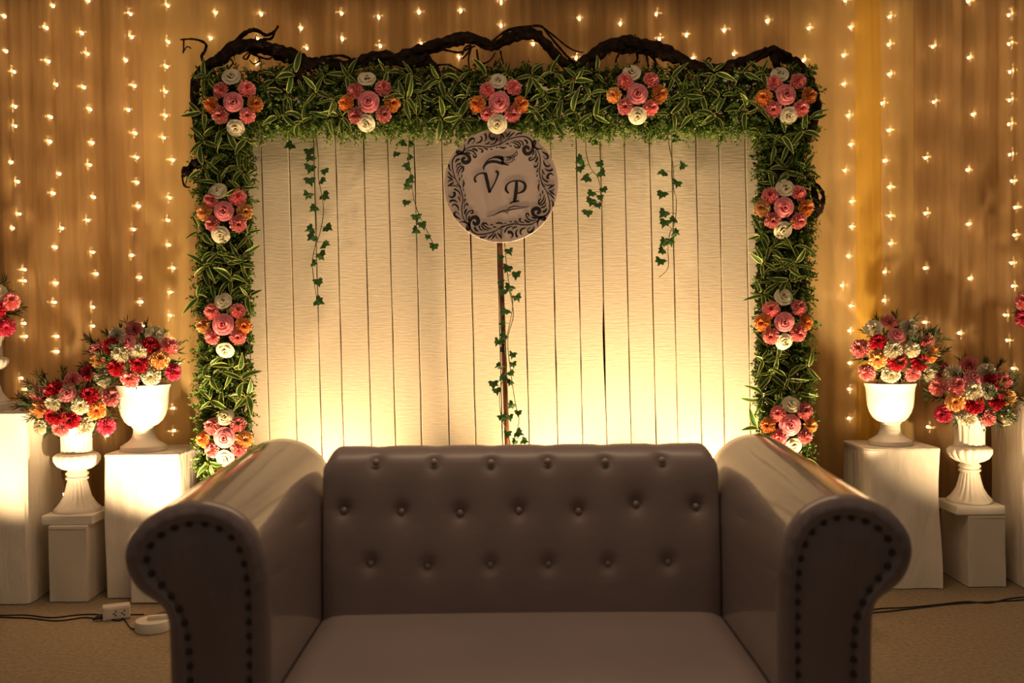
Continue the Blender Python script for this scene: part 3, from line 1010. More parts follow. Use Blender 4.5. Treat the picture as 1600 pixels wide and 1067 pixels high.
for k in range(4):
    mb = MB()
    for pts, wd in STROKES:
        ribbon(mb, pts, [x * 1.12 for x in wd], 90 * k)
    o = mb.build('scroll_ornament', M['print'], sg, smooth=False)
    o.location = PO
mb = MB()
ribbon(mb, z4([(555, 505), (543, 480), (556, 452), (590, 432), (635, 430)]), [3.4, 3.2, 2.0, 2.2, 2.4])
ribbon(mb, z4([(632, 428), (648, 500), (668, 592)]), [5.2, 5.4, 4.6])
ribbon(mb, z4([(664, 590), (700, 530), (728, 470), (738, 428), (718, 415)]), [2.0, 2.2, 2.6, 3.8, 3.6])
o = mb.build('letter_v', M['print'], sg, smooth=False); o.location = PO
o['label'] = 'black calligraphic letter V'
mb = MB()
ribbon(mb, z4([(892, 500), (886, 580), (872, 668)]), [4.2, 5.4, 5.0])
ribbon(mb, z4([(832, 682), (870, 668), (912, 663)]), [1.6, 2.6, 1.8])
ribbon(mb, z4([(826, 600), (803, 570), (810, 530), (850, 502), (905, 495), (950, 512), (964, 545), (945, 582), (895, 602)]), [2.2, 4.2, 2.6, 1.8, 2.2, 3.6, 4.8, 3.6, 1.4])
o = mb.build('letter_p', M['print'], sg, smooth=False); o.location = PO
o['label'] = 'black calligraphic letter P'
mb = MB()
ribbon(mb, z4([(620, 405), (622, 375), (655, 342), (710, 335), (770, 350), (830, 366)]), [0.8, 3.4, 4.4, 4.4, 4.2, 1.0])
for a in ([(630, 345), (670, 312), (720, 302), (775, 318)], [(690, 298), (735, 300), (775, 325)], [(710, 290), (750, 296), (778, 318)], [(735, 288), (765, 296), (780, 312)]):
    ribbon(mb, z4(a), [0.6, 1.8, 1.8, 1.6])
ribbon(mb, z4([(770, 290), (778, 320), (775, 355)]), [2.5, 5.0, 3.0])
for a in ([(780, 300), (840, 292), (880, 272), (895, 250)], [(895, 250), (900, 278), (872, 300), (880, 330)], [(785, 342), (830, 345), (862, 330), (855, 308), (810, 308)], [(800, 325), (830, 322), (845, 315)], [(815, 300), (850, 300), (880, 290)]):
    ribbon(mb, z4(a), [0.6, 1.2, 1.0])
o = mb.build('feather_ornament', M['print'], sg, smooth=False); o.location = PO
mb = MB()
ribbon(mb, z4([(640, 790), (700, 778), (755, 748), (800, 740), (826, 748)]), [0.4, 0.9, 1.3, 1.0])
ribbon(mb, z4([(690, 785), (750, 758), (795, 752), (818, 768)]), [0.3, 0.9, 1.4])
ribbon(mb, z4([(800, 745), (830, 718), (875, 704), (930, 712), (1000, 706)]), [0.6, 1.2, 1.3, 0.8, 0.3])
ribbon(mb, z4([(822, 738), (870, 730), (940, 722), (990, 715)]), [1.8, 1.4, 0.8, 0.3])
o = mb.build('underline_flourish', M['print'], sg, smooth=False); o.location = PO

# ------------------------------------------------------------------ pedestals
def pedestal(x0, x1, y0, y1, h, label, m, rc=0.012, wob=0.004, skew=0.0):
    c = Vector(((x0 + x1) / 2, (y0 + y1) / 2, 0))
    o = empty('pedestal', c)
    tag(o, label, 'pedestal', 'white pedestals of the stage')
    hx, hy = (x1 - x0) / 2, (y1 - y0) / 2
    ring = []
    def arc(cx_, cy_, a0, r):
        for k in range(5):
            a = R(a0 + 90 * k / 4)
            ring.append((cx_ + r * math.cos(a), cy_ + r * math.sin(a)))
    def seg(a, b, n=8):
        for k in range(1, n):
            ring.append((a[0] + (b[0] - a[0]) * k / n, a[1] + (b[1] - a[1]) * k / n))
    rl = rc if not skew else skew
    arc(hx - rc, hy - rc, 0, rc); seg((hx - rc, hy), (-hx + rc, hy)); arc(-hx + rc, hy - rc, 90, rc); seg((-hx, hy - rc), (-hx, -hy + rl))
    arc(-hx + rl, -hy + rl, 180, rl); seg((-hx + rl, -hy), (hx - rc, -hy)); arc(hx - rc, -hy + rc, 270, rc); seg((hx, -hy + rc), (hx, hy - rc))
    n = len(ring)
    nz = 14
    rr = random.Random(int(abs(x0) * 1000))
    ph = [rr.uniform(0, 6.28) for _ in range(4)]
    V = []
    for j in range(nz + 1):
        q = j / nz
        for i, (x, y) in enumerate(ring):
            k = 1 + wob * (math.sin(i * 0.9 + ph[0]) * (1 - q) * 1.2 + math.sin(i * 0.37 + 5 * q + ph[1])) / max(hx, 0.08)
            V.append((x * k, y * k, 0.004 + (h - 0.016) * q))
    Fc = grid_faces(n, nz + 1, True)
    MB().add(V, Fc).build('cover', m, o, sharp=50)
    V = [(x * 1.012, y * 1.012, h - 0.016) for x, y in ring] + [(x * 1.012, y * 1.012, h - 0.004) for x, y in ring] + [(x * 0.985, y * 0.985, h) for x, y in ring]
    Fc = grid_faces(n, 3, True) + [tuple(2 * n + i for i in range(n)), tuple(range(n))[::-1]]
    MB().add(V, Fc).build('top', m, o, sharp=50)
    return o
pedestal(-2.69, -2.29, 4.675, 5.05, 0.905, 'tall white pedestal at the left edge, brightly lit face', M['cloth'])
pedestal(-2.205, -2.025, 4.70, 5.01, 0.364, 'short narrow white box pedestal under the left fluted urn', M['box_side'], rc=0.004, wob=0.001)
pedestal(-1.957, -1.607, 4.755, 5.13, 0.696, 'waist-high white pedestal under the smooth urn left of the sofa', M['cloth'])
pedestal(1.705, 2.06, 4.79, 5.13, 0.684, 'waist-high cloth covered pedestal under the smooth urn right of the sofa', M['cloth'], skew=0.05, wob=0.006)
pedestal(2.204, 2.385, 4.81, 5.12, 0.354, 'short narrow white box pedestal under the right fluted urn', M['box_side'], rc=0.004, wob=0.001)
pedestal(2.46, 2.84, 4.75, 5.12, 0.90, 'tall white pedestal cut off by the right edge', M['cloth'])
bx = empty('floor_box', (-1.66, 4.70, 0))
tag(bx, 'low white cloth covered box on the floor behind the left arm', 'box')
bevel(MB().box((-0.145, -0.04, 0.004), (0.145, 0.04, 0.21)).build('cover', M['cloth'], bx, smooth=False), 0.006)
bevel(MB().box((-0.148, -0.043, 0.21), (0.148, 0.043, 0.222)).build('lid', M['cloth'], bx, smooth=False), 0.003)

# ------------------------------------------------------------------ urns
def px_profile(pr, ybase, Y):
    s = 1 / ppm(Y)
    return [(a * s, (ybase - y) * s) for a, y in pr]

def smooth_urn(cxp, ybase, Y, k, label, hgt):
    o = empty('smooth_urn', (at(cxp, ybase, Y).x, Y, hgt))
    tag(o, label, 'urn', 'urns on the pedestals')
    def PR(pr):
        return [(a * k / ppm(Y), z * k / ppm(Y)) for a, z in pr]
    MB().lathe(PR([(0, 0), (34, 0), (36, 1), (36, 6), (35, 8), (32, 9), (30, 11), (26, 13), (21, 17), (18, 22), (17, 26)]), 48).build('foot', M['urn'], o, sharp=40)
    MB().lathe(PR([(16.5, 26), (16, 30), (16, 35), (18, 37), (18, 38.5)]), 48).build('stem', M['urn'], o, sharp=40)
    MB().lathe(PR([(0, 38), (17, 38.5), (23, 41), (29, 47), (34, 56), (37, 66), (38.5, 78), (39, 88), (40, 97), (42, 103), (42.5, 105), (40.5, 106), (38, 104), (36, 98), (0, 96)]), 56).build('bowl', M['urn'], o, sharp=50)
    return o

def fluted_urn(cxp, Y, k, label, hgt, tall=1.0):
    o = empty('fluted_urn', (at(cxp, 700, Y).x, Y, hgt))
    tag(o, label, 'urn', 'urns on the pedestals')
    s = k / ppm(Y)
    ph = 15 * s
    bevel(MB().box((-39 * s, -39 * s, 0), (39 * s, 39 * s, ph)).build('plinth', M['plaster'], o, smooth=False), 0.006)
    def LT(nm, pr, fl_, m=M['plaster']):
        MB().lathe([(a * s, ph + z * s) for a, z in pr], 96, fl_).build(nm, m, o, sharp=60)
    pr = [(0, 0), (35, 0), (35.5, 2), (34, 5), (30, 8), (25, 14), (20, 23), (17, 34), (15, 44), (14, 49)]
    LT('foot', pr, [None, None, None, (20, .05), (20, .10), (20, .13), (20, .13), (20, .13), (20, .10), None])
    LT('neck', [(14, 49), (17, 50), (17, 53), (14.5, 54), (14.5, 56), (17, 57), (17, 60), (14, 62), (14, 64)], None)
    LT('lower_bowl', [(0, 63), (14, 64), (22, 67), (29, 72), (33, 79), (34, 85), (32, 89), (27, 91), (0, 92)], [None, None, (18, .10), (18, .13), (18, .13), (18, .08), None, None, None])
    LT('cup', [(0, 90), (23, 91), (24, 93), (22.5, 98), (22.5, 110), (23.5, 122), (26, 132), (29, 139), (30, 141), (28, 142), (26, 139), (0, 137)], [None, None, (16, .04), (16, .07), (16, .07), (16, .07), (16, .07), (16, .05), None, None, None, None])
    return o
YV2, YV3, YV4, YV5 = 4.84, 4.90, 4.93, 4.92
smooth_urn(225, 700, YV3, 0.98, 'smooth white urn on the waist-high pedestal left of the sofa', 0.696)
smooth_urn(1391, 688, YV4, 0.92, 'smooth white urn on the cloth covered pedestal right of the sofa', 0.684)
fluted_urn(120, YV2, 1.0, 'white fluted urn on the short pedestal at left', 0.364)
fluted_urn(1515, YV5, 0.96, 'white fluted urn on the short pedestal at right', 0.354)
fluted_urn(-13, 4.86, 0.78, 'white urn on the tall pedestal at the left edge, partly cut off', 0.905)
fluted_urn(1648, 4.93, 0.80, 'white urn on the tall pedestal at the right edge, almost cut off', 0.900)

# ------------------------------------------------------------------ bouquets
ORD = ['first', 'second', 'third', 'fourth', 'fifth', 'sixth', 'seventh', 'eighth', 'ninth', 'tenth']
K = {'p': 'pink carnation', 'r': 'red carnation', 'h': 'hot pink carnation', 'w': 'white carnation', 'o': 'orange carnation', 'y': 'peach carnation', 'R': 'pink rose'}
def bouquet(flowers, cpx, cpy, rx, rz, Y, where, seed, nsprig=44):
    rr = random.Random(seed)
    ry = rx * 0.9
    by = {}
    for k, x, y in flowers:
        by.setdefault(k, []).append((x, y))
    s = 1 / ppm(Y)
    c0 = at(cpx, cpy, Y)
    for k, lst in by.items():
        lst.sort()
        for i, (x, y) in enumerate(lst):
            u, v = (x - cpx) / rx, (y - cpy) / rz
            if v > 0.4:
                y += 3.5
            d2 = min(0.96, u * u + v * v)
            yy = Y - ry * s * math.sqrt(1 - d2) * 0.95
            if u * u + v * v > 1.0 and v < 0:
                yy = Y + 0.02
            pos = at(x, y, yy)
            fdir = Vector((u * 0.9, -0.55 - 0.6 * math.sqrt(1 - d2), -v * 0.7 + 0.25)) + Vector((rr.uniform(-.15, .15), 0, rr.uniform(-.15, .15)))
            one = len(lst) == 1
            lab = ('only ' if one else ORD[i] + ' ') + K[k] + ('' if one else ' from the left') + ' in the bouquet ' + where
            flower(K[k], pos, fdir, 0.0450, lab, 'flowers in the urn bouquets')
    g = empty('bouquet_greenery', c0 - Vector((0, 0, rz * s)))
    tag(g, 'dark needle greenery of the bouquet ' + where, 'foliage', 'bouquet greenery')
    b0 = Vector(g.location)
    core = c0 + Vector((0, 0.0, -0.55 * rz * s))
    for k in range(nsprig):
        a = 2 * math.pi * k / nsprig + rr.uniform(-.12, .12)
        rad = rr.choice((0.72, 0.95, 1.08, 1.12))
        tip = c0 + Vector((math.cos(a) * rx * s * rad, -ry * s * rr.uniform(-0.35, 0.85) * (1.25 - rad * 0.75), math.sin(a) * rz * s * rad * (1.0 if math.sin(a) > 0 else 0.95)))
        if k % 3 == 1:
            u_, v_ = rr.uniform(-.75, .75), rr.uniform(-.8, .7)
            tip = c0 + Vector((u_ * rx * s, -ry * s * math.sqrt(max(0.05, 1 - u_ * u_ - v_ * v_)) - 0.025, v_ * rz * s))
        st = core.lerp(tip, 0.35)
        mb = MB()
        P = [st.lerp(tip, t) - b0 + Vector((0, 0, 0.02 * math.sin(t * 3))) for t in (0, .25, .5, .75, 1)]
        mb.tube(P, 0.0013, 4)
        d = (tip - st).normalized()
        nn = 14
        for i in range(nn):
            q = 0.25 + 0.75 * i / (nn - 1)
            p = st.lerp(tip, q) - b0 + Vector((0, 0, 0.02 * math.sin(q * 3)))
            for sg_ in (0, 1):
                dv = (d * 0.9 + Vector((rr.uniform(-1, 1), rr.uniform(-1, .5), rr.uniform(-1, 1))) * 0.75).normalized()
                ln = rr.uniform(0.032, 0.056)
                sd = dv.cross(Vector((rr.uniform(-.3, .3), 1, rr.uniform(-.3, .3)))).normalized() * 0.0027
                t_ = rr.random()
                mb.add([p, p + dv * ln * .5 + sd, p + dv * ln, p + dv * ln * .5 - sd], [(0, 1, 2), (0, 2, 3)], [t_] * 4)
        mb.build('sprig', M['needle'], g, smooth=False)
def zz(o, s, lst):
    return [(k, o[0] + x / s, o[1] + y / s) for k, x, y in lst]
bouquet(zz((120, 480), 4.85, [('p', 430, 165), ('w', 300, 210), ('w', 590, 200), ('R', 385, 272), ('r', 260, 290), ('r', 555, 290), ('p', 700, 290), ('w', 330, 350), ('w', 470, 335), ('p', 155, 325), ('y', 165, 405), ('r', 295, 450), ('r', 470, 430), ('y', 625, 393), ('h', 85, 497), ('h', 735, 492), ('w', 205, 525), ('p', 400, 522), ('w', 560, 505)]),
        206, 562, 70, 52, YV3, 'on the smooth urn at left', 31)
bouquet(zz((20, 560), 6.667, [('p', 625, 215), ('R', 570, 370), ('p', 265, 370), ('r', 430, 335), ('r', 790, 385), ('p', 1020, 405), ('y', 270, 525), ('w', 420, 465), ('w', 705, 490), ('o', 870, 540), ('r', 425, 590), ('r', 600, 615), ('h', 145, 650), ('w', 270, 680), ('p', 495, 695), ('w', 745, 680), ('h', 980, 680)]),
        108, 632, 70, 46, YV2, 'on the left fluted urn', 32)
bouquet(zz((1320, 480), 4.85, [('p', 335, 110), ('w', 215, 155), ('w', 490, 150), ('R', 395, 215), ('r', 255, 265), ('p', 620, 255), ('p', 115, 312), ('w', 370, 320), ('w', 515, 318), ('y', 250, 395), ('o', 650, 352), ('r', 400, 412), ('r', 570, 412), ('h', 735, 455), ('p', 165, 480), ('w', 350, 490), ('p', 520, 485), ('w', 640, 480)]),
        1404, 548, 68, 48, YV4, 'on the smooth urn at right', 33)
bouquet(zz((1440, 550), 7.11, [('p', 530, 135), ('w', 330, 230), ('w', 730, 215), ('R', 575, 290), ('p', 410, 370), ('r', 790, 335), ('p', 920, 315), ('p', 180, 385), ('w', 570, 430), ('w', 745, 430), ('y', 375, 555), ('r', 595, 585), ('r', 840, 540), ('y', 955, 505), ('r', 1065, 580), ('h', 235, 665), ('w', 515, 700), ('p', 745, 712), ('w', 945, 700)]),
        1525, 616, 68, 48, YV5, 'on the right fluted urn', 34)
bouquet([('p', 16, 470), ('h', 9, 508), ('r', -8, 484), ('w', -22, 508), ('R', -30, 470), ('p', -18, 446), ('y', -45, 500), ('w', -5, 456)], -28, 478, 62, 42, 4.86, 'on the urn at the left edge', 35, 34)
bouquet([('p', 1601, 470), ('h', 1600, 493), ('r', 1620, 482), ('w', 1632, 505), ('R', 1640, 466), ('p', 1630, 444), ('y', 1660, 494)], 1648, 474, 58, 42, 4.93, 'on the urn at the right edge', 36, 34)

# ------------------------------------------------------------------ sofa
SX = 0.022
sofa = empty('sofa', (SX, 2.75, 0))
tag(sofa, 'plastic wrapped mauve grey tufted sofa with rolled arms', 'sofa')
SB = Vector(sofa.location)
HALF = 0.60
YA, YE = 2.34, 3.26
prof = spline([(0.0, 0.10), (0.0, 0.40), (0.0, 0.64), (0.003, 0.72), (0.014, 0.78), (0.042, 0.835), (0.09, 0.872), (0.15, 0.888), (0.21, 0.880), (0.265, 0.853), (0.305, 0.812), (0.322, 0.765), (0.316, 0.72), (0.296, 0.682), (0.268, 0.658), (0.243, 0.640), (0.230, 0.612), (0.226, 0.56), (0.225, 0.40), (0.225, 0.10)], 5)
prof = [np.array(p) for p in prof]
# even resampling
def resample(P, n):
    d = np.r_[0, np.cumsum([np.linalg.norm(P[i + 1] - P[i]) for i in range(len(P) - 1)])]
    t = np.linspace(0, d[-1], n)
    A = np.array(P)
    return np.stack([np.interp(t, d, A[:, 0]), np.interp(t, d, A[:, 1])], 1)
prof = resample(prof, 110)
def inset(P, k):
    T_ = np.gradient(P, axis=0)
    T_ /= np.linalg.norm(T_, axis=1)[:, None]
    Nn = np.stack([T_[:, 1], -T_[:, 0]], 1)   # towards the inside of the scroll
    return P + Nn * k
def smooth_poly(P, it=6):
    for _ in range(it):
        P[1:-1] = (P[:-2] + 2 * P[1:-1] + P[2:]) / 4
    return P
def arm(sgn):
    a = empty('armrest')
    a.parent = sofa
    def W(u, z, y):
        k = (y - YA) / 0.72 * 0.038
        zz_ = z + (k * max(0, (z - 0.3) / 0.58))
        return (sgn * (HALF + u * (1.07 if sgn < 0 else 1.0)), y - SB.y, zz_)
    n = len(prof)
    rows = [(YA + 0.000, 0.012), (YA + 0.004, 0.004), (YA + 0.014, 0.0)] + [(YA + 0.02 + (YE - YA - 0.05) * i / 14, 0.0) for i in range(15)] + [(YE - 0.012, 0.006), (YE, 0.03)]
    V = []
    rr = random.Random(5 + sgn)
    for (y, ins) in rows:
        P = inset(prof, ins) if ins else prof
        for u, z in P:
            V.append(W(u, z, y))
    Fc = grid_faces(n, len(rows))
    Fc.append(tuple((len(rows) - 1) * n + i for i in range(n)))
    o_ = MB().add(V, Fc).build('arm_body', M['arm_wrap'], a)
    # front: ruffled border band and padded panel
    inner = smooth_poly(inset(prof, 0.046).copy(), 14)
    V, m_ = [], 6
    for j in range(m_):
        q = j / (m_ - 1)
        P = inset(prof, 0.012) * (1 - q) + inner * q
        for i, (u, z) in enumerate(P):
            puff = 0.010 * math.sin(math.pi * q) + 0.002 * math.sin(i * 2.1) * math.sin(math.pi * q)
            V.append(W(u, z, YA - puff + 0.003 * q))
    MB().add(V, grid_faces(n, m_)).build('arm_border', M['wrap'], a)
    V = [W(u, z, YA + 0.004) for u, z in inner]
    c = [W(0.115 + (0.03 if z > 0.6 else 0) * 0, min(z, 0.80), YA - 0.004) for u, z in inner]
    V2 = []
    for (u, z) in inner:
        zc_ = min(max(z, 0.12), 0.79)
        uc = 0.115 if z < 0.6 else 0.115 + 0.05 * min(1, (z - 0.6) / 0.15)
        V2.append((u, z, uc, zc_))
    rings = []
    for q in (0, 0.35, 0.7, 1.0):
        rings.append([W(u + (uc - u) * q, z + (zc_ - z) * q, YA + 0.004 - 0.010 * math.sin(q * math.pi / 2)) for u, z, uc, zc_ in V2])
    V = [p for r_ in rings for p in r_]
    MB().add(V, grid_faces(n, 4)).build('front_panel', M['wrap'], a)
    # nail heads along the border
    d = np.r_[0, np.cumsum(np.linalg.norm(np.diff(inner, axis=0), axis=1))]
    tot = d[-1]
    me = MB().lathe([(0.0082, 0), (0.0076, 0.003), (0.005, 0.0055), (0.001, 0.0064)], 12).mesh('nail_head')
    me.materials.append(M['nail'])
    cnt = int(tot / 0.034)
    for k in range(cnt):
        t = (k + 0.5) / cnt * tot
        u, z = np.interp(t, d, inner[:, 0]), np.interp(t, d, inner[:, 1])
        nl = link('nail_head', me, a)
        nl.rotation_euler = (R(90), 0, 0)
        nl.location = Vector(W(u, z, YA + 0.001))
    return a
arm(-1)
arm(1)

# backrest
YB = 2.955
def back_prof(t):
    """profile of the backrest front, t 0..1 from the seat up over the crest to the rear"""
    pts = [(0.0, 0.40), (0.012, 0.55), (0.026, 0.68), (0.036, 0.80), (0.040, 0.855), (0.052, 0.893), (0.085, 0.918), (0.135, 0.926), (0.19, 0.912), (0.225, 0.87), (0.235, 0.75), (0.235, 0.10)]
    return pts
bp_ = resample([np.array(p) for p in spline(back_prof(0), 6)], 96)
btn = [(x, y) for x, y in [(587, 723), (678, 723), (767, 724), (856, 722), (946, 722), (1035, 720), (537, 798), (627, 800), (719, 802), (811, 798), (904, 799), (994, 788), (1088, 792), (579, 880), (668, 884), (766, 882), (857, 881), (950, 880), (1044, 878)]]
BW = []
for x, y in btn:
    Yg = YB + 0.03
    for _ in range(4):
        p = at(x, y, Yg)
        i = int(np.argmin(np.abs(bp_[:33, 1] - p.z)))
        Yg = YB + bp_[i, 0]
    BW.append((p.x - SX, p.z, Yg))
nx = 150
V = []
for i in range(nx + 1):
    u = -1 + 2 * i / nx
    x = u * (HALF - 0.003)
    edge = max(0, (abs(u) - 0.925) / 0.075)
    for j, (py_, pz) in enumerate(bp_):
        front = 1.0 if j < 66 else 0.0
        dent = 0.0
        for bx_, bz, by_ in BW:
            d2 = (x - bx_) ** 2 + (pz - bz) ** 2 * 1.15
            if d2 < 0.02:
                dent += 0.016 * math.exp(-d2 / 0.00036) + (0.007 if bz > 0.65 else 0.003) * math.exp(-d2 / 0.0026)
        puff = 0.012 * math.sin(min(1, max(0, (pz - 0.42) / 0.45)) * math.pi)
        z = pz
        crest = max(0, (pz - 0.86) / 0.066)
        wav = 0.0
        for bx_, bz, by_ in BW[:6]:
            wav += math.exp(-((x - bx_) / 0.03) ** 2)
        z -= 0.004 * crest * wav * (1 if j < 50 else 0) 
        z -= 0.045 * crest * edge ** 2
        y = py_ + front * (dent - puff) + 0.022 * edge ** 2 * (0.5 + 0.5 * crest) * front
        V.append((x, YB + y - SB.y, z))
br = empty('backrest')
br.parent = sofa
nn_ = len(bp_)
Fc = []
for i in range(nx):
    for j in range(nn_ - 1):
        a_ = i * nn_ + j
        Fc.append((a_, a_ + nn_, a_ + nn_ + 1, a_ + 1))
Fc.append(tuple(range(nn_)))
Fc.append(tuple(nx * nn_ + j for j in range(nn_))[::-1])
MB().add(V, Fc).build('back_cushion', M['leatherette'], br)
me = MB().lathe([(0.0115, 0), (0.0115, 0.003), (0.009, 0.007), (0.005, 0.0092), (0.001, 0.010)], 16).mesh('button')
me.materials.append(M['button'])
for bx_, bz, by_ in BW:
    b_ = link('button', me, br)
    b_.location = (bx_, by_ - SB.y + (0.010 if bz > 0.65 else 0.007), bz)
    b_.rotation_euler = (R(86), 0, 0)
# seat
ys0, ys1 = YA - 0.01, YB + 0.03
V = []
nu_, nv_ = 40, 30
for j in range(nv_ + 1):
    for i in range(nu_ + 1):
        u, v = i / nu_, j / nv_
        x = -HALF + 0.004 + (2 * HALF - 0.008) * u
        ex = min(u, 1 - u) * 2 * HALF
        ey = v * (ys1 - ys0)
        dome = 0.012 * math.sin(math.pi * u) * math.sin(math.pi * min(1, v * 0.8 + 0.15))
        z = 0.436 + dome - 0.018 * math.exp(-ex / 0.02) - 0.05 * math.exp(-ey / 0.03)
        V.append((x, ys0 + (ys1 - ys0) * v - SB.y, z))
k0 = len(V)
Fc = grid_faces(nu_ + 1, nv_ + 1)
for i in range(nu_ + 1):
    V.append((V[i][0], ys0 - SB.y - 0.012, 0.34))
for i in range(nu_ + 1):
    V.append((V[i][0], ys0 - SB.y, 0.27))
for r_ in range(2):
    top_ = 0 if r_ == 0 else k0
    bot_ = k0 if r_ == 0 else k0 + nu_ + 1
    for i in range(nu_):
        Fc.append((bot_ + i, bot_ + i + 1, top_ + i + 1, top_ + i))
MB().add(V, Fc).build('seat_cushion', M['leatherette'], sofa)
bevel(MB().box((-HALF + 0.004, YA + 0.012 - SB.y, 0.09), (HALF - 0.004, YB + 0.20 - SB.y, 0.265)).build('base', M['leatherette'], sofa, smooth=False), 0.012)
me = MB().lathe([(0.022, 0), (0.03, 0.02), (0.034, 0.10)], 16).mesh('foot')
me.materials.append(M['foot'])
for x in (-0.70, 0.70):
    for y in (YA + 0.08, YE - 0.08):
        f = link('foot', me, sofa)
        f.location = (x, y - SB.y, 0)

# ------------------------------------------------------------------ fairy light strings
YL = 5.318
bulb_me = bpy.data.meshes.new('bulb')
bm = bmesh.new()
bmesh.ops.create_icosphere(bm, subdivisions=1, radius=0.0068)
for v in bm.verts:
    v.co.z *= 1.25
bm.to_mesh(bulb_me)
bm.free()
bulb_me.materials.append(M['bulb'])
bulb_me.polygons.foreach_set('use_smooth', [True] * len(bulb_me.polygons))
sock_me = MB().lathe([(0.0028, 0.0), (0.0034, 0.003), (0.0034, 0.011), (0.0015, 0.014)], 8).mesh('socket')
sock_me.materials.append(M['black'])
s1, s2, s3 = 2.481, 3.811, 2.482
Lz = lambda l, s=s1, o=(0, 0): [(o[0] + x / s, o[1] + y / s) for x, y in l]
strings = [
    ('first from the left edge', Lz([(20, 65), (27, 200), (57, 280), (62, 415), (62, 490), (47, 630), (72, 705), (78, 830), (52, 885), (98, 1045)]) + Lz([(152, 72), (150, 325), (158, 402), (132, 650), (163, 715)], s2, (0, 420))),
    ('second from the left edge', Lz([(208, 25), (183, 110), (190, 240), (222, 330), (200, 455), (197, 550), (232, 675), (210, 750), (243, 885), (218, 958)]) + Lz([(340, 85), (330, 200), (345, 402), (345, 492)], s2, (0, 420)) + [(100, 772), (93, 794)]),
    ('third from the left edge', Lz([(345, 5), (320, 130), (342, 210), (328, 340), (352, 425), (360, 555), (350, 640), (367, 765), (343, 855), (362, 978)]) + Lz([(578, 30), (558, 228), (558, 340)], s2, (0, 420)) + [(168, 680)]),
    ('fourth from the left edge', Lz([(508, 57), (513, 145), (490, 235), (523, 335), (500, 427), (527, 518), (533, 612), (535, 708), (540, 800), (520, 890), (513, 990)]) + Lz([(838, 52), (845, 197), (855, 340)], s2, (0, 420))),
    ('fifth from the left edge, close to the leafy column', [(263, 10)] + Lz([(655, 165), (648, 260), (645, 357), (645, 450), (638, 535), (672, 622), (660, 768), (655, 855), (657, 950), (675, 1040)]) + Lz([(1017, 140), (1018, 277), (1020, 415), (1075, 555), (1037, 828), (1040, 962)], s2, (0, 420))),
    ('above the upper left frame corner', [(337.6, 21), (330, 60.5)]),
    ('above the left horn of the root', [(408.5, 23), (404, 62), (402, 100)]),
    ('above the left end of the top root', [(471, 45), (480, 76)]),
    ('above the flower cluster left of the sign', [(534, 22), (535.6, 61.6)]),
    ('sixth above the root from the left', [(592, 28), (594.6, 73)]),
    ('left of the root hump over the sign', [(655, 20), (658, 69.5)]),
    ('behind the root hump over the sign', [(720, 18), (716, 67), (717, 90)]),
    ('straight above the round sign', [(783, 5), (783, 41)]),
    ('behind the thin arched twig', [(833, 69.5)]),
    ('behind the dip of the root right of the sign', [(905, 30), (900, 91.5)]),
    ('above the right hump of the root', [(969, 38)]),
    ('above the flower cluster right of the sign', [(1025, 23), (1030, 61.6), (1025, 113)]),
    ('above the falling slope of the right hump', [(1072, 55.5), (1082, 92)]),
    ('above the last dip of the root', [(1131, 48), (1146, 85)]),
    ('above the last rise of the root', [(1198, 34)]),
    ('above the upper right frame corner', [(1263, 45), (1255, 95)]),
    ('beside the right leafy column', Lz([(148, 5), (170, 108), (142, 217), (142, 328), (160, 450), (170, 562), (147, 662), (173, 782), (173, 880), (160, 993)], s3, (1260, 0)) + Lz([(95, 100), (147, 220), (140, 368), (140, 560), (137, 715), (135, 888)], s2, (1290, 420))),
    ('on the bright yellow curtain strip', Lz([(320, 67), (317, 175), (320, 290), (293, 402), (317, 507), (300, 625), (320, 727), (320, 838), (323, 945), (300, 1055)], s3, (1260, 0)) + Lz([(343, 188)], s2, (1290, 420))),
    ('third from the right edge', Lz([(488, 183), (492, 397), (460, 613), (460, 828), (458, 1040)], s3, (1260, 0)) + Lz([(585, 318), (607, 940)], s2, (1290, 420))),
    ('second from the right edge', Lz([(625, 8), (628, 225), (643, 445), (622, 660), (625, 870)], s3, (1260, 0)) + Lz([(855, 57), (793, 382)], s2, (1290, 420))),
    ('first from the right edge', Lz([(783, 60), (783, 172), (787, 280), (785, 390), (783, 483), (787, 600), (795, 703), (808, 805), (805, 912), (793, 1020)], s3, (1260, 0)) + Lz([(1112, 103), (1065, 275), (1077, 425), (1110, 593)], s2, (1290, 420))),
]
for k, (where, bl) in enumerate(strings):
    rr = random.Random(600 + k)
    p0 = at(bl[0][0], -60, YL)
    o = empty('fairy_light_string', p0)
    tag(o, 'string of warm fairy lights ' + where, 'string lights', 'fairy light strings on the curtain')
    pts = [(bl[0][0], -60)] + sorted(bl, key=lambda a: a[1])
    if len(bl) > 6:
        pts.append((pts[-1][0], pts[-1][1] + 25))
    MB().tube([at(x, y, YL) - p0 for x, y in pts], 0.0009, 4).build('wire', M['pole'], o)
    for x, y in bl:
        c = at(x, y, YL) - p0
        b_ = link('bulb', bulb_me, o)
        b_.location = c + Vector((0, -0.004, 0))
        b_.rotation_euler = (rr.uniform(-.5, .5), rr.uniform(-.5, .5), 0)
        s_ = link('socket', sock_me, o)
        s_.location = c + Vector((0, -0.004, 0.006))

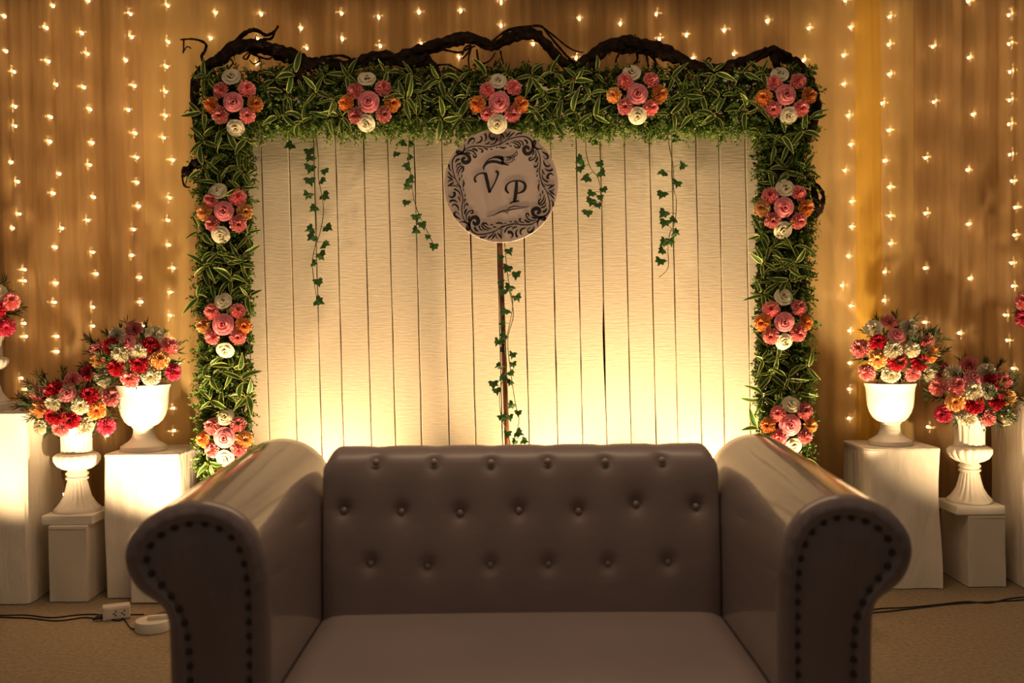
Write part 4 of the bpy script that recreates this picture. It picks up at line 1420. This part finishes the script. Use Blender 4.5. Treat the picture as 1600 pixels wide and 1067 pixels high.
# ------------------------------------------------------------------ floor things
def on_floor(px, py):
    d = CM.to_3x3() @ Vector(((px - 800.0) / F, -(py - 533.5) / F, -1.0))
    t = -CAM_H / d.z
    return Vector((d.x * t, d.y * t, 0.0))
p = on_floor(182, 966)
e = empty('socket_box', p, R(24))
tag(e, 'small cream extension socket box on the carpet left of the sofa', 'socket box')
bevel(MB().box((-0.058, -0.03, 0), (0.058, 0.03, 0.062)).build('case', M['white_plastic'], e, smooth=False), 0.006)
bevel(MB().box((-0.045, -0.0335, 0.008), (0.056, -0.029, 0.055)).build('face_plate', M['white_plastic'], e, smooth=False), 0.002)
for hx, hz in ((-0.012, 0.03), (-0.004, 0.022), (-0.004, 0.04), (0.022, 0.03), (0.032, 0.022), (0.032, 0.04)):
    MB().tube([(hx, -0.0325, hz), (hx, -0.0355, hz)], 0.0035, 8).build('socket_hole', M['black'], e, sharp=40)
MB().tube([(-0.058, -0.01, 0.02), (-0.08, -0.012, 0.016), (-0.10, -0.014, 0.012)], [0.011, 0.009, 0.005], 10).build('plug', M['black'], e)
p = on_floor(240, 984)
e = empty('lamp_base', p, R(15))
tag(e, 'round white lamp base on the carpet beside the left arm', 'lamp base')
MB().lathe([(0.0, 0), (0.072, 0), (0.076, 0.003), (0.076, 0.040), (0.073, 0.045), (0.0, 0.046)], 48).build('disc', M['white_plastic'], e, sharp=40)
bevel(MB().box((-0.024, -0.012, 0.045), (0.09, 0.012, 0.063)).build('switch_bar', M['white_plastic'], e, smooth=False), 0.004)
def cable(label, pts, r=0.0032):
    P = [on_floor(x, y) for x, y in pts]
    sp = spline([tuple(q) for q in P], 6)
    b = Vector(sp[0])
    o = MB().tube([Vector((q[0], q[1], r + 0.0005)) - b for q in sp], r, 6).build('cable', M['black'])
    o.location = b
    return tag(o, label, 'cable')
cable('black cable along the carpet from the left edge, upper one', [(-40, 955), (0, 962), (40, 962), (80, 966), (120, 962), (150, 961), (162, 964)])
cable('black cable along the carpet from the left edge, lower one', [(-40, 960), (0, 965), (45, 967), (90, 971), (130, 966), (155, 967), (195, 962), (225, 961)])
cable('black cable running from the socket box into the round lamp base', [(168, 968), (185, 971), (193, 968), (198, 974), (204, 982), (211, 984)])
cable('black cable on the carpet right of the sofa, upper strand', [(1345, 958), (1375, 952), (1420, 950), (1470, 945), (1510, 941), (1545, 943), (1580, 936), (1640, 930)])
cable('black cable on the carpet right of the sofa, lower strand', [(1345, 960), (1380, 957), (1425, 952), (1475, 946), (1515, 943), (1550, 941), (1590, 939), (1640, 934)])

# ------------------------------------------------------------------ flood lamps behind the sofa
FLAB = ['behind the left arm aimed at the smooth urn', 'at the left foot of the backdrop', 'at the middle foot of the backdrop', 'at the right foot of the backdrop',
        'at the foot of the left leafy column', 'at the foot of the right leafy column', 'in front of the tall left pedestal', 'in front of the tall right pedestal', 'behind the right arm aimed at the smooth urn']
for k, (pos, aim, watts, cone, bl) in enumerate(FLOODS):
    e = empty('flood_lamp', (pos[0], pos[1], 0))
    tag(e, 'small grey flood lamp on the floor ' + FLAB[k], 'lamp', 'flood lamps behind the sofa')
    d = (Vector(aim) - Vector(pos)).normalized()
    q = d.to_track_quat('-Z', 'Y')
    h = MB().box((-0.045, -0.035, 0.006), (0.045, 0.035, 0.05)).build('housing', M['housing'], e, smooth=False)
    l_ = MB().box((-0.038, -0.028, 0.0), (0.038, 0.028, 0.006)).build('lens', M['lens'], e, smooth=False)
    for x_ in (h, l_):
        x_.rotation_mode = 'QUATERNION'
        x_.rotation_quaternion = q
        x_.location = (0, 0, pos[2])
    bevel(MB().box((-0.05, -0.04, 0), (0.05, 0.04, 0.012)).build('bracket', M['housing'], e, smooth=False), 0.003)
    MB().tube([(0, 0.0, 0.012), (0, 0.0, pos[2] - 0.03)], 0.008, 8).build('post', M['housing'], e)
    ld = bpy.data.lights.new('flood_light', 'SPOT')
    ld.energy = watts
    ld.color = WARM
    ld.spot_size = R(cone)
    ld.spot_blend = bl
    ld.shadow_soft_size = 0.03
    lo = bpy.data.objects.new('flood_light', ld)
    COL.objects.link(lo)
    lo.parent = e
    lo.rotation_mode = 'QUATERNION'
    lo.rotation_quaternion = q
    lo.location = Vector((0, 0, pos[2])) + d * 0.035
